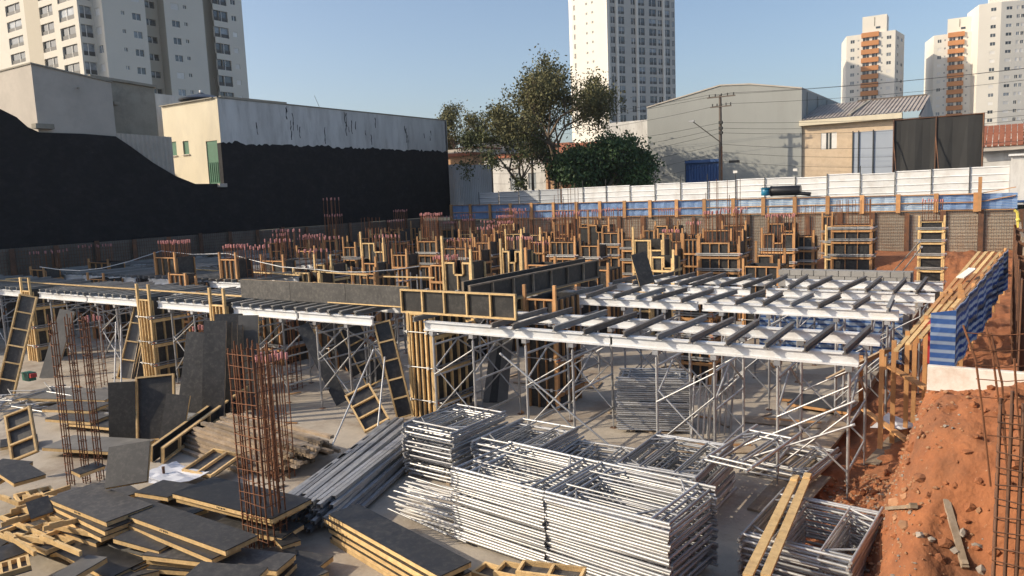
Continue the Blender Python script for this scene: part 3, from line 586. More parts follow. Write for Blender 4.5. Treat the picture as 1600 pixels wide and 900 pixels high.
t.tube('drain_pipe', 'rust', (.4, -.08, 0), (.4, -.08, 5.5), .09); t.mesh('roof', MB().prism([V((-.4, -.5, 5.5)), V((-.4, 4, 7.6)), V((-.4, 8.5, 5.5))], (11.1, 0, 0)), 'roof_tile')
t = Th('low_house', 'low white house with dark windows beside the warehouse', 'house', (GY(915, 285, 74).x, 74, 4.3)); 
mb = MB(); wds = [(.3, 2.5, 1.6, 3.0), (3.4, 4.6, 1.6, 3.0), (5.2, 7.0, 1.6, 3.0)]; facade(mb, (0, 0), (1, 0, 0), (0, -1, 0), 0, 7.4, 0, 4.2, wds, .2); t.mesh('wall', mb, 'cream_wall')
for h in wds: t.box('window', 'glass', ((h[0]+h[1])/2, .15, (h[2]+h[3])/2), (h[1]-h[0], .05, h[3]-h[2]))
t.box('roof', 'concrete_wall', (3.7, 4, 4.3), (7.8, 8.6, .25)); t.box('upper_wall', 'white_wall', (4.6, 3, 6.7), (5.4, 4, 4.6)); t.box('awning', 'raw_concrete', (3.7, -.5, 3.6), (7.4, 1.0, .12))
t = Th('shopfront', 'small red roofed shed right behind the end of the black wall', 'shed', (-46.5, 63, 4.3)); t.box('wall', 'brick_orange', (-1, 1, 3), (4, 2, 6)); t.box('roof', 'roof_tile', (-1, 1, 6.1), (4.4, 2.6, .3)); t.box('parapet', 'concrete_wall', (-1, -.1, 6.4), (4.2, .2, .5))
for i in range(9):   # distant low-rise skyline seen between the trees
    px = (692, 722, 748, 776, 800, 830, 868, 1560, 1592)[i]; dp = random.uniform(140, 230); p = GD(px, 280, dp); h = random.uniform(9, 15)
    t = Th('far_house', ('pale low building far off, ' + ORD[i] + ' from the left in the distance'), 'building', (p.x, p.y, 4.3), rad(random.uniform(-8, 8)), group='low buildings far behind the street')
    w_ = random.uniform(6, 9); t.box('wall', random.choice(('white_wall', 'concrete_wall', 'cream_wall')), (0, 4, h/2), (w_, 8, h)); t.box('roof', random.choice(('roof_tile', 'concrete_wall')), (0, 4, h+.15), (w_+.6, 8.6, .3))
    for k in range(3): t.box('window', 'glass', (-w_/3+k*w_/3, -.02, h-2.2), (1.1, .08, 1.2))
# grey corrugated hoarding at the end of the black wall
for i in range(4):
    a = V((-47.1+i*1.33, 61, 0)); corrugated('fence_sheet', ORD[i]+' grey corrugated sheet of the hoarding beside the black wall', a, a+V((1.31, 0, 0)), 4.3, 9.35-.09*i, 'fence_grey', .2, .05, 'grey corrugated sheets beside the black wall', cat='fence sheet')
t = Th('site_post', 'thin pole standing at the end of the grey sheet hoarding', 'pole', tuple(GY(770, 290, 60.6))[:2]+(4.3,)); t.tube('shaft', 'pole_concrete', (0, 0, 0), (0, 0, 7.2), .07); t.box('cap', 'pole_concrete', (0, 0, 7.2), (.2, .2, .1))
# white ribbed hoarding: each sheet is a thing with ribs
npan = 19; fx0, fx1 = -40.6, .1
for i in range(npan):
    xa = lerp(fx0, fx1, i/npan); xb = lerp(fx0, fx1, (i+1)/npan); zt = 6.38+.33*i/npan+random.uniform(-.06, .06)
    grey = xa < -33.5
    t = Th('hoarding_panel', (ORD[i] if i < 20 else '') + (' panel from the left of the long ' + ('white' if not grey else 'greyish') + ' street hoarding'), 'fence panel', (xa, 57+random.uniform(-.03, .03), 4.0), rad(random.uniform(-.9, .9)), group='panels of the white street hoarding')
    mb = MB(); Wp = xb-xa; nr = 6; hh = zt-4.0
    for k in range(nr):
        za, zb = hh*k/nr, hh*(k+1)/nr
        mb.quad((.02, 0, za), (Wp-.02, 0, za), (Wp-.02, 0, zb-.1), (.02, 0, zb-.1)); mb.quad((.02, 0, zb-.1), (Wp-.02, 0, zb-.1), (Wp-.02, -.05, zb-.06), (.02, -.05, zb-.06)); mb.quad((.02, -.05, zb-.06), (Wp-.02, -.05, zb-.06), (Wp-.02, 0, zb), (.02, 0, zb))
    mb.quad((Wp-.02, .02, 0), (.02, .02, 0), (.02, .02, hh), (Wp-.02, .02, hh))
    t.mesh('sheet', mb, 'fence_grey' if grey else 'fence_white'); t.tube('post', 'frame_dark', (0, -.07, 0), (0, -.07, hh+random.choice((.05, .1, .55))), .03, 6)
    if i in (11, 13): t.box('marker', 'shutter', (0, -.1, hh+.55), (.3, .05, .18))
# blue sheeted timber guard fence on top of the back retaining wall
NB = 20; bx0, bx1 = -42.3, .55
for i in range(NB):
    xa = lerp(bx0, bx1, i/NB); xb = lerp(bx0, bx1, (i+1)/NB); za = 5.42-.32*i/NB; pale = i in (11, 12, 13, 14, 15, 16, 17)
    t = Th('guard_fence_bay', ORD[i] + ' bay from the left of the blue sheeted timber guard fence', 'guard fence', (xa, YB-.15, 4.0), group='bays of the blue sheeted guard fence')
    Wp = xb-xa; H_ = za-4.0; mb = MB(); n = 8
    for k in range(n):
        f0_, f1_ = k/n, (k+1)/n; q0 = .03*math.sin(k*2.1+i); q1 = .03*math.sin((k+1)*2.1+i)
        mb.quad((Wp*f0_, .12+q0, .12), (Wp*f1_, .12+q1, .12), (Wp*f1_, .12+q1, H_-.05), (Wp*f0_, .12+q0, H_-.05)); mb.quad((Wp*f1_, .14+q1, .12), (Wp*f0_, .14+q0, .12), (Wp*f0_, .14+q0, H_-.05), (Wp*f1_, .14+q1, H_-.05))
    t.mesh('sheeting', mb, 'tarp_pale' if pale else 'tarp_fence'); t.box('post', 'timber_orange', (0, 0, H_/2), (.26, .1, H_+.06))
    tilt = .35 if i == NB-1 else 0
    for z in (.08, H_*.5, H_-.06): t.bar('rail', 'timber_orange', (.1, .06, z), (Wp-.1, .06, z+(tilt if z > .2 else 0)), .05, .14, up=(0, 1, 0))
t = Th('timber_post', 'tall timber post standing above the right end of the guard fence', 'post', tuple(GY(1530, 330, YB-.3))[:2]+(4.0,)); t.box('shaft', 'timber_orange', (0, 0, 1.05), (.2, .12, 2.1)); t.box('cleat', 'timber_orange', (0, .1, .6), (.1, .08, .6))
# black drum and blue cap lying on top of the fence
p = GY(1228, 298, 55.9)
t = Th('plastic_drum', 'black plastic sheet roll lying on the guard fence', 'roll', (p.x, p.y, p.z)); t.tube('roll', 'plastic_black', (-1.0, 0, 0), (1.0, .05, 0), .36, 14); t.tube('tail', 'plastic_black', (.9, -.1, -.2), (1.7, -.1, -.3), .14, 10); t.tube('end_ring', 'plastic_black', (-1.05, 0, 0), (-.95, 0, 0), .38, 14)
p = GY(1197, 300, 55.8)
t = Th('blue_bucket', 'dark blue plastic barrel beside the black roll on the fence', 'barrel', (p.x, p.y, p.z-.25)); t.tube('body', 'plastic_blue', (0, 0, 0), (0, 0, .5), .34, 16); t.tube('rim', 'plastic_blue', (0, 0, .46), (0, 0, .54), .37, 16); t.tube('lid', 'tank_plastic', (0, 0, .54), (0, 0, .58), .3, 16)
# power pole
pb_ = GY(1126, 270, 68); pt = GY(1124, 149, 68)
t = Th('power_pole', 'concrete power pole with cross arms before the grey warehouse', 'power pole', (pb_.x, pb_.y, 4.3)); Hh = pt.z-4.3
mb = MB(); mb.tube((0, 0, 0), (0, 0, Hh), .2, 10, .12); t.mesh('shaft', mb, 'pole_concrete')
for z, w_ in ((Hh-.15, 2.3), (Hh-1.0, 1.7)):
    a = t.bar('cross_arm', 'pole_concrete', (-w_/2*1.0, -.15, z), (w_/2*1.2, -.15, z), .1, .1)
    for k in range(5): x = -w_/2+.2+k*(w_*1.0)/4.2; t.tube('insulator', 'wire', (x, -.15, z+.05), (x, -.15, z+.28), .05, 6, sub=a)
for z in (Hh-2.4, Hh-2.9, Hh-3.3): t.box('bracket', 'wire', (.1, -.2, z), (.3, .3, .25))
a = t.tube('lamp_arm', 'pole_concrete', (0, -.1, Hh-4.1), (-2.1, -1.2, Hh-2.2), .04); t.box('lamp_head', 'galvanised_dull', (-2.2, -1.25, Hh-2.15), (.5, .2, .12), sub=a)
t.tube('conduit', 'rust_dark', (.15, -.1, 0), (.15, -.1, Hh-4.5), .06); t.box('splice_box', 'wire', (1.3, -.25, Hh-5.9), (.9, .2, .22))
PB = V((pb_.x, pb_.y-.15, 4.3))
def wire(A, B, sag, r=.013, lab='', n=14):
    A = V(A); B = V(B); pts = [A.lerp(B, k/n)-V((0, 0, sag*4*(k/n)*(1-k/n))) for k in range(n+1)]; mb = MB(); mb.path(pts, r, 4); return one('overhead_wire', mb, 'wire', lab, 'wire', 'overhead wires along the street')
hts = [Hh+.1, Hh+.1, Hh-.8, Hh-2.4, Hh-2.9, Hh-3.3, Hh-4.3, Hh-5.0, Hh-5.8]
for k, z in enumerate(hts):
    off = (-.9, 1.0, .6, .1, .1, .1, .1, .1, .1)[k]
    wire(PB+V((off, 0, z)), PB+V((off+36, -1+k*.2, z+.3*(k % 3)-.2)), .5+.12*k, lab='%s overhead wire from the top running right from the power pole' % ORD[k])
    wire(PB+V((off, 0, z)), PB+V((off-38, 1+k*.2, z-.4*(k % 3))), .7+.15*k, lab='%s overhead wire from the top running left from the power pole' % ORD[k])
p2 = GY(833, 300, 66); t = Th('power_pole', 'thin dark power pole among the left trees', 'power pole', (p2.x, p2.y, 4.3)); mb = MB(); mb.tube((0, 0, 0), (0, 0, 8.3), .16, 8, .1); t.mesh('shaft', mb, 'pole_concrete'); t.bar('cross_arm', 'pole_concrete', (-.8, -.1, 8), (.8, -.1, 8), .1, .1)
# ---------------------------------------------------------------- trees
def tree(label, base, H_, spread, leafm, nleaf, lsize, seed, lean=(0, 0), trunk_r=.3, fork=.25, bare=.35, depth=5, droop=0, dens=1.0):
    rr = random.Random(seed); t = Th('street_tree', label, 'tree', base); mb = MB(); tips = []
    def grow(p, d, l, r, k):
        pts = [p]; q = p; dd = d
        for s in range(3):
            dd = (dd+V((rr.gauss(0, .12), rr.gauss(0, .12), rr.gauss(0, .08)+.03))).normalized(); nq = q+dd*(l/3); mb.tube(q, nq, r*(1-.12*s), 7 if k < 2 else 4, r*(1-.12*(s+1)), caps=False); q = nq
            if k >= 2: tips.append((q, k))
        if k >= depth: tips.append((q, k+1)); tips.append((q+dd*.3, k+1)); return
        nb = rr.choice((2, 3, 3)) if k else 3
        for b in range(nb):
            a = rr.uniform(0, 6.28); tl = rr.uniform(.35, .85)*(spread if k < 3 else .8)
            ax = dd.orthogonal().normalized(); ax.rotate(Matrix.Rotation(a, 3, dd)); nd = (dd*math.cos(tl)+ax*math.sin(tl)); nd.z -= droop*(k > 1); nd.normalize()
            grow(q, nd, l*rr.uniform(.6, .86), r*rr.uniform(.55, .7), k+1)
    grow(V((0, 0, 0)), V((lean[0], lean[1], 1)).normalized(), H_*fork, trunk_r, 0)
    t.mesh('trunk', mb, 'bark')
    mx = max(p.z for p, k in tips); sc_ = 1
    lv = MB(); cl = [V((rr.uniform(-1, 1), rr.uniform(-1, 1), rr.uniform(-1, 1)))*50 for _ in range(2)]
    n = 0; tp = [p for p, k in tips if k >= 3]
    guard = 0
    while n < nleaf and guard < nleaf*6:
        guard += 1; p = rr.choice(tp); 
        if noise.noise(p*.55+cl[0]) < bare-.5: continue
        q = p+V((rr.gauss(0, .34), rr.gauss(0, .34), rr.gauss(0, .28)))*dens; s = lsize*rr.uniform(.6, 1.3)
        a = V((rr.gauss(0, 1), rr.gauss(0, 1), rr.gauss(0, .6))).normalized(); b = a.orthogonal().normalized(); b.rotate(Matrix.Rotation(rr.uniform(0, 6.28), 3, a)); c = a.cross(b)
        lv.quad(q-b*s*.5, q+c*s*.28, q+b*s*.5, q-c*s*.28); n += 1
    o = t.mesh('crown', lv, leafm); return t
def tb(px, Y): p = GY(px, 300, Y); return (p.x, p.y, 4.3)
tree('thin browning tree left of the tall tree by the black wall', tb(735, 66), 14.2, 1.1, 'leaf_dry', 12000, .24, 16, (-.08, 0), .2, .24, .42, 6)
tree('sparse leaning tree beside the thin power pole', tb(850, 62), 13.2, 1.2, 'leaf_olive', 12000, .24, 5, (-.5, 0), .24, .24, .42, 6)
tree('tallest tree with thin browning crown before the central tower', tb(862, 62.5), 16.8, 1.05, 'leaf_dry', 24000, .25, 23, (.12, 0), .32, .235, .36, 6, dens=1.5)
tree('dense dark green rounded tree left of the grey warehouse', tb(905, 61.5), 8.6, 1.25, 'leaf_green', 26000, .30, 31, (.1, 0), .28, .2, .2, 5, dens=1.7)
tree('dense dark green tree touching the grey warehouse wall', tb(948, 62), 8.8, 1.2, 'leaf_green', 26000, .30, 44, (.1, 0), .28, .2, .2, 5, dens=1.7)
tree('bare scrubby treetop behind the tiled house at right', (1.5, 96, 4.3), 10, 1.2, 'leaf_dry', 2500, .3, 52, (0, 0), .22, .25, .5, 5)
# ================================================================ SITE: scaffold towers, beams, joists
ZB0, ZB1, ZJ = 2.68, 2.94, 3.08            # underside / top of the white beams, top of the joists
def i_mesh(name, mat, w, h, tf, tw):
    mb = MB(); mb.box((.5, 0, h-tf/2), (1, w, tf)); mb.box((.5, 0, tf/2), (1, w, tf)); mb.box((.5, 0, h/2), (1, tw, h-2*tf)); return mb.me(name, mat)
ME_BEAM = i_mesh('beam_section', 'aluminium', .16, .258, .04, .06)
ME_JOIST = i_mesh('joist_section', 'joist_steel', .085, .135, .022, .025)
ME_JOISTL = i_mesh('pale_joist_section', 'joist_grey', .085, .135, .022, .025)
ME_JOISTG = i_mesh('deck_joist_section', 'joist_grey', .12, .13, .03, .03)
def beam(x0, x1, y, label, group, z=ZB0, dz=0):
    return inst('steel_beam', ME_BEAM, TL((x0, y, z)) @ Matrix.Rotation(dz, 4, 'Y') @ S(x1-x0, 1, 1), label, 'beam', group)
def joist(x, y0, y1, label, group, z=ZB1, a=0, me=None):
    return inst('deck_joist', me or ME_JOIST, TL((x, y0, z+.002)) @ Matrix.Rotation(rad(90)+a, 4, 'Z') @ S(y1-y0, 1, 1), label, 'joist', group)
def scaffold(x0, x1, y0, y1, label, zt=ZB0-.06, detail=True, group='scaffold towers holding up the deck'):
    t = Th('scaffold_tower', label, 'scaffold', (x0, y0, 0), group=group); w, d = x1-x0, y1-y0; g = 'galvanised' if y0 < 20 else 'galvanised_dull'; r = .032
    jit = lambda: random.uniform(-.06, .06)
    for x, y in ((0, 0), (w, 0), (0, d), (w, d)):
        l = t.tube('leg', g, (x, y, .3), (x, y, zt-.12), r, 8)
        t.tube('jack', 'galvanised_dull', (x, y, .01), (x, y, .32), .017, 6, sub=l); t.box('base_plate', 'rust_dark', (x, y, .008), (.14, .14, .012), sub=l)
        if detail: t.box('fork_head', 'galvanised_dull', (x, y, zt-.0), (.13, .17, .1), sub=l); t.tube('head_jack', 'galvanised_dull', (x, y, zt-.2), (x, y, zt), .018, 6, sub=l)
    for x in (0, w):                       # welded end frames (run along Y)
        t.tube('ledger', g, (x, 0, zt-.32), (x, d, zt-.32), r*.9, 6); t.tube('ledger', g, (x, 0, .55), (x, d, .55), r*.9, 6)
        if detail:
            t.tube('knee_brace', g, (x, .04, zt-.95), (x, .5*d, zt-.34), r*.75, 6); t.tube('knee_brace', g, (x, d-.04, zt-.95), (x, d*.5, zt-.34), r*.75, 6); t.tube('ledger', g, (x, 0, 1.45), (x, d, 1.45), r*.8, 6)
    for y in (-.03, d+.03):
        t.tube('cross_brace', g, (0, y, .5+jit()), (w, y, 1.75+jit()), r*.62, 6); t.tube('cross_brace', g, (w, y+.03, .5+jit()), (0, y+.03, 1.75+jit()), r*.62, 6)
        if detail: t.tube('cross_brace', g, (0, y, 1.5), (w, y, zt-.35), r*.62, 6)
    return t
def long_brace(p, q, label, r=.024): 
    t = Th('brace_pole', label, 'pole', tuple(V(p))); d = V(q)-V(p); t.tube('shaft', 'galvanised', (0, 0, 0), d, r, 8); t.tube('end_clip', 'galvanised_dull', d*.985, d*1.005, r*1.4, 8); t.tube('foot_clip', 'galvanised_dull', d*-.005, d*.02, r*1.4, 8); return t
YA, YBm, YC2, YC1, YD2, YD1 = 15.35, 17.45, 20.75, 21.95, 24.1, 26.6
# front right bay: open grid of beams and joists
for i, (a, b) in enumerate(((-12.9, -7.4), (-7.45, -2.25))):
    s = ('left', 'right')[i]
    beam(a, b, YA, s+' length of the frontmost white beam over the open bay', 'white beams of the open bay', dz=0)
    beam(a-.2, b+.1, YBm, s+' length of the second white beam from the front in the open bay', 'white beams of the open bay')
    beam(a+.3, b+.1, YC2, s+' length of the third white beam from the front in the open bay', 'white beams of the open bay')
    beam(a+.3, b+.35, YC1, s+' length of the fourth white beam from the front in the open bay', 'white beams of the open bay')
    beam(a+1.2, b+.65, YD2, s+' length of the fifth white beam from the front in the open bay', 'white beams of the open bay')
    beam(a+1.2, b+.7, YD1, s+' length of the rearmost white beam in the open bay', 'white beams of the open bay')
for i, (px, py) in enumerate(((700, 1), (810, 1), (838, 1), (892, 1), (938, 1), (993, 1), (1043, 1), (1092, 1), (1145, 1), (1202, 1), (1262, 1), (1322, 1))):
    p = G(px, 495+(px-800)*.098, 3.02); x = p.x
    joist(x, YA-.28+random.uniform(-.08, .08), YBm+.32+random.uniform(-.25, .2), '%s dark joist from the left across the front pair of white beams' % ORD[i], 'joists on the front pair of beams', a=rad(random.uniform(-3, 3)), me=ME_JOISTL if i % 3 == 0 else None)
for k in range(14):
    x = -12.2+k*.755+random.uniform(-.15, .15); joist(x, YC2-.35+random.uniform(-.1, .1), YC1+.55+random.uniform(-.2, .3), '%s dark joist from the left across the middle pair of white beams' % ORD[k], 'joists on the middle pair of beams', a=rad(random.uniform(-6, 4)), me=ME_JOISTL if k % 3 == 1 else None)
for k in range(14):
    x = -11.2+k*.71+random.uniform(-.15, .15); joist(x, YD2-.35+random.uniform(-.15, .1), YD1+.3+random.uniform(-.4, .2), '%s dark joist from the left across the rear pair of white beams' % ORD[k], 'joists on the rear pair of beams', a=rad(random.uniform(-5, 4)))
FRONT = [(-3.75, -2.42), (-6.35, -5.05), (-9.75, -8.45), (-12.65, -11.35)]
for i, (a, b) in enumerate(FRONT): scaffold(a, b, YA, YBm, 'galvanised scaffold tower under the open bay front, %s from the right' % ORD[i])
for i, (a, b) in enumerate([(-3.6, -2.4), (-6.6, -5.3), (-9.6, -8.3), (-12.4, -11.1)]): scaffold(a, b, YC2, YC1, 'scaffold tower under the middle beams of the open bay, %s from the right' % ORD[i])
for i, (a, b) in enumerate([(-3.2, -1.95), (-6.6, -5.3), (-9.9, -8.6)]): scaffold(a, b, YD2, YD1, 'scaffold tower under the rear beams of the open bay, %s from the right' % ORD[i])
long_brace((-2.3, YA-.05, 2.0), (-5.3, YA-.3, .35), 'long bracing pole crossing the corner scaffold towards the small frame stack')
long_brace((-2.3, YA-.1, 1.55), (-5.6, YA-.5, .02), 'lower long bracing pole leaning on the corner scaffold')
long_brace((-10.2, 14.9, 2.35), (-7.0, 15.2, .05), 'bracing pole crossing before the far frame stack')
long_brace((-14.1, 15.0, 1.9), (-13.0, 13.3, .02), 'long raking pole leaning on the front column form')
long_brace((-14.6, 15.1, 2.05), (-13.9, 12.6, .02), 'second raking pole leaning on the front column form')
long_brace((-27.2, 14.9, 2.1), (-24.1, 12.9, .3), 'long raking pole beside the leaning ladder panels')
long_brace((-26.9, 14.9, 2.0), (-23.7, 12.9, .25), 'second long raking pole beside the leaning ladder panels')
# left decks
LB = [(-44.5, -39.6), (-39.5, -34.8), (-33.6, -29.9), (-29.8, -26.1), (-25.1, -21.9), (-20.9, -17.9), (-17.8, -14.8)]
for r, (ya, yb, name, lo, hi) in enumerate(((YA, YBm, 'front', 0, 7), (20.2, 22.6, 'second', 0, 4), (25.3, 27.9, 'third', 0, 3), (30.2, 32.8, 'fourth', 0, 2))):
    for i in range(lo, hi):
        a, b = LB[i]
        beam(a, b, ya, '%s near beam from the left under the %s deck strip' % (ORD[i], name), 'white beams under the left deck'); beam(a, b, yb, '%s far beam from the left under the %s deck strip' % (ORD[i], name), 'white beams under the left deck')
    x = LB[lo][0]+.1; jn = 0; tot = int((LB[hi-1][1]-.1-x)/.5 if r < 2 else (LB[hi-1][1]-.1-x)/.6)
    step = .5 if r < 2 else .6
    while x < LB[hi-1][1]-.1:
        if not any(abs(x-c) < .5 for c in (-34.2, -25.6, -21.4)) or r:
            joist(x, ya-.1+random.uniform(-.05, .04), yb+.75+random.uniform(-.2, .5), ('%s grey joist from the left end of the %s left deck strip' % (ORD[jn], name) if jn < 28 else '%s grey joist from the right end of the %s left deck strip' % (ORD[max(0, min(38, tot-jn+1))], name)), 'grey joists of the %s deck strip' % name, me=ME_JOISTG, a=rad(random.uniform(-1.2, 1.2)))
        jn += 1; x += step
TW = [(-17.1, -15.8), (-19.9, -18.6), (-24.4, -23.1), (-29.2, -27.9), (-32.8, -31.5), (-38.5, -37.2)]
for i, (a, b) in enumerate(TW):
    scaffold(a, b, YA, YBm, 'galvanised scaffold tower under the left deck front, %s from the right' % ORD[i])
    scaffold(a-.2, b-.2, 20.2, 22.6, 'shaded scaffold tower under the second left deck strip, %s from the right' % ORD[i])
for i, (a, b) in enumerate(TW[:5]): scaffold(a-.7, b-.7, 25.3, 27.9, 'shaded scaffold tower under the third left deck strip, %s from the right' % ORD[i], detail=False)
for i, (a, b) in enumerate([(-16.8, -15.5), (-21.3, -20.0), (-27, -25.7), (-34, -32.7)]):
    pass
# decking sheets on the rear strips
for i in range(12):
    xa = -43.5+i*1.27; row = 0
    for ya in ((23.3, 25.0), (28.5, 30.8)):
        row += 1
        if random.random() < .4: continue
        t_ = inst('deck_sheet', ubox('ply_grey'), TL((xa+.6, sum(ya)/2, ZJ+.03)) @ Matrix.Rotation(rad(random.uniform(-2, 2)), 4, 'Z') @ S(1.22, ya[1]-ya[0]+random.uniform(-.3, .5), .02), 'worn grey plywood sheet lying on the %s gap of the left deck' % ORD[row-1], 'plywood sheet', 'plywood sheets on the %s deck gap' % ORD[row-1])
# the pale timber strip laid along the left deck, and other deck boards
def board(p, q, w, h, mat, label, group=None, cat='board', name='deck_board'):
    t = Th(name, label, cat, tuple(V(p)), group=group); d = V(q)-V(p); n_ = max(1, round(d.length/4.2)); 
    for k in range(n_): t.bar('length', mat, d*(k/n_), d*((k+.995)/n_), w, h)
    return t
board(G(-20, 436.5, 3.12), G(640, 480, 3.12), .14, .03, 'timber', 'pale timber strip laid along the front of the left deck')
board(G(283, 420, 3.12), G(340, 423, 3.12), .12, .04, 'timber', 'pale board between the two capped column forms on the left deck')
board(G(377, 424, 3.12), G(470, 430, 3.12), .12, .04, 'timber', 'pale board on the left deck right of the second capped column')
board(G(490, 424, 3.12), G(575, 430, 3.12), .12, .04, 'timber', 'pale board on the deck before the tall rebar column')
board(G(600, 432, 3.12), G(680, 434, 3.12), .12, .04, 'timber', 'pale board on the deck before the pink capped column')
board(G(10, 436, 3.12), G(44, 434, 3.2), .1, .05, 'timber', 'short loose timber lying at the far left of the deck')
# white safety rope strung across the left deck
pts = [(62, 417, 3.95), (90, 421, 3.8), (125, 423, 3.75), (160, 419, 3.8), (200, 409, 3.95), (252, 392, 4.2), (300, 397.5, 4.12), (356, 396, 4.15), (400, 408, 3.95), (440, 417, 3.8), (480, 420, 3.75), (495, 421, 3.72), (530, 425, 3.66), (572, 425, 3.66), (620, 421, 3.7), (655, 416, 3.75)]
mb = MB(); mb.path([G(x, y, z-.15) for x, y, z in pts], .017, 5); one('safety_rope', mb, 'rope_white', 'white safety rope sagging across the left deck', 'rope')

# ================================================================ column forms and rebar
def bars_thing(x, y, w, d, z0, z1, n, label, caps=True, jit=.04, mat='rust', group='starter bars with pink caps', stir=True, r=.0135):
    t = Th('rebar_bundle', label, 'rebar', (x, y, z0), group=group); H_ = z1-z0; per = 2*(w+d); k = 0
    for i in range(n):
        s = per*i/n
        if s < w: px, py = s-w/2, -d/2
        elif s < w+d: px, py = w/2, s-w-d/2
        elif s < 2*w+d: px, py = w/2-(s-w-d), d/2
        else: px, py = -w/2, d/2-(s-2*w-d)
        h = H_+random.uniform(-jit, jit); q = V((px+random.uniform(-.03, .03), py+random.uniform(-.03, .03), h)); b = t.tube('bar', mat, (px, py, 0), q, r, 5)
        if caps: t.tube('cap', 'cap_pink', q-V((0, 0, .12)), q+V((0, 0, .03)), .032, 6, sub=b)
    if stir:
        mb = MB(); z = .15
        while z < H_*.55:
            c = [V((-w/2, -d/2, z)), V((w/2, -d/2, z)), V((w/2, d/2, z)), V((-w/2, d/2, z))]; mb.path(c+[c[0]], .007, 4); z += .22
        if mb.v: t.mesh('stirrups', mb, mat)
    return t
def col_form(x, y, w, d, h, label, studs=3, notch=None, walers=(.5, 1.3, 2.1, 2.75), post=.3, tm='timber_orange', posts=True, topbar=True, clamps=True, tall_left=False, side_studs=2, narrow=False, group='column forms across the site'):
    t = Th('column_form', label, 'column form', (x, y, 0), group=group); pt = .02; s = .045 if tm == 'timber_orange' else .06
    fr_ = -d/2; rt = w/2
    pf = t.box('plywood', 'ply_black', (0, fr_+.01, h/2 if not notch else (h-.45)/2), (w, pt, h if not notch else h-.45))
    if notch:
        a, b = notch; 
        if a > .02: t.box('plywood', 'ply_black', (-w/2+a*w/2, fr_+.0105, h-.225), (a*w, pt, .45))
        if b < .98: t.box('plywood', 'ply_black', (w/2-(1-b)*w/2, fr_+.0105, h-.225), ((1-b)*w, pt, .45))
    t.box('plywood', 'ply_black', (0, d/2-.01, h/2), (w, pt, h)); t.box('plywood', 'ply_black', (rt-.01, 0, h/2), (pt, d-.05, h)); t.box('plywood', 'ply_black', (-rt+.01, 0, h/2), (pt, d-.05, h))
    inn = lambda f: notch and notch[0]-.02 < f < notch[1]+.02
    for k in range(studs):
        f = (k+.0)/(studs-1) if studs > 1 else .5; xx = lerp(-w/2+s/2, w/2-s/2, f); hh = h-.45 if inn(f) else h-.06
        t.box('stud', tm, (xx, fr_-.035, hh/2), (s*.8, .07, hh))
    if topbar:
        if not notch: t.box('top_rail', tm, (0, fr_-.036, h-.025), (w+.02, .075, .045))
        else:
            a, b = notch
            if a > .02: t.box('top_rail', tm, (-w/2+a*w/2, fr_-.036, h-.03), (a*w, .075, .06)); t.box('notch_post', tm, (-w/2+a*w-.03, fr_-.04, h-.24), (.06, .08, .42))
            if b < .98: t.box('top_rail', tm, (w/2-(1-b)*w/2, fr_-.036, h-.03), ((1-b)*w, .075, .06)); t.box('notch_post', tm, (-w/2+b*w+.03, fr_-.04, h-.24), (.06, .08, .42))
            t.box('notch_sill', tm, (-w/2+(a+b)/2*w, fr_-.036, h-.48), ((b-a)*w, .075, .06))
    for z in walers:
        if z < h-.15:
            if not narrow: t.box('waler', tm, (0, fr_-.1, z), (w+.1, .055, .09))
            t.box('waler', tm, (rt+.1, 0, z+.03), (.055, d+.1, .11))
    if clamps:
        for z in walers:
            z += .17
            if z < h-.1:
                if narrow:
                    c = t.tube('tie_rod', 'galvanised', (-w/2-.25, fr_-.09, z), (w/2+.3, fr_-.09, z), .016, 6); t.box('tie_nut', 'clamp_orange', (w/2+.16, fr_-.1, z), (.08, .05, .05), sub=c); t.box('tie_plate', 'shutter', (-w/2-.08, fr_-.1, z), (.05, .05, .08), sub=c); t.box('tie_plate', 'shutter', (w/2-.12, fr_-.11, z), (.06, .05, .08), sub=c)
                    for e in (-.04, .04): t.box('tie_channel', 'galvanised_dull', (rt+.13, 0, z+e), (.045, d+.4, .04))
                    continue
                c = t.box('tie_channel', 'galvanised', (random.uniform(-.06, .06), fr_-.105, z+.03), (w+.42, .045, .045)); t.box('tie_channel', 'galvanised', (random.uniform(-.06, .06), fr_-.105, z-.045), (w+.42, .045, .045))
                t.box('tie_channel', 'galvanised_dull', (rt+.11, 0, z-.01), (.045, d+.5, .05)); t.box('tie_nut', 'clamp_orange', (w/2+.1, fr_-.15, z-.01), (.07, .07, .07), sub=c)
    for k in range(side_studs): t.box('stud', tm, (rt+.035, lerp(-d/2+.05, d/2-.05, k/(side_studs-1) if side_studs > 1 else .5), (h-.05)/2), (.07, s*.8, h-.05))
    if posts:
        for sx in (-1, 1): t.box('corner_post', tm, (sx*(w/2+.05), fr_-.055, (h+post*(1 if sx > 0 or not tall_left else 2))/2), (.09, .08, h+post*(1 if sx > 0 or not tall_left else 2)))
    return t
PLACED = []
def C(px0, px1, py, z, d, label, bars=None, zb=0, nb=10, caps=True, tallbars=0, dy=0, **k):
    p = G((px0+px1)/2, py, z); dep = (p-EYEP).dot(cf); w = (px1-px0)*dep/F_PX/ (1.0)
    w = w*.88; yy = p.y+dy+d/2; PLACED.append((p.x, yy))
    col_form(p.x, yy, w, d, z, label, **k)
    if zb:
        zt_ = GY((px0+px1)/2, zb, p.y).z
        bars_thing(p.x, yy, w*.85, d*.75, z-1.2, zt_, nb, ('capped' if caps else 'bare') + ' bars of the ' + label, caps)
        if tallbars: bars_thing(p.x, yy, w*.8, d*.6, z-1.2, GY((px0+px1)/2, tallbars, p.y).z, 8, 'taller bars of the ' + label, False, .4, 'rust_dark', stir=False)
    return p, w
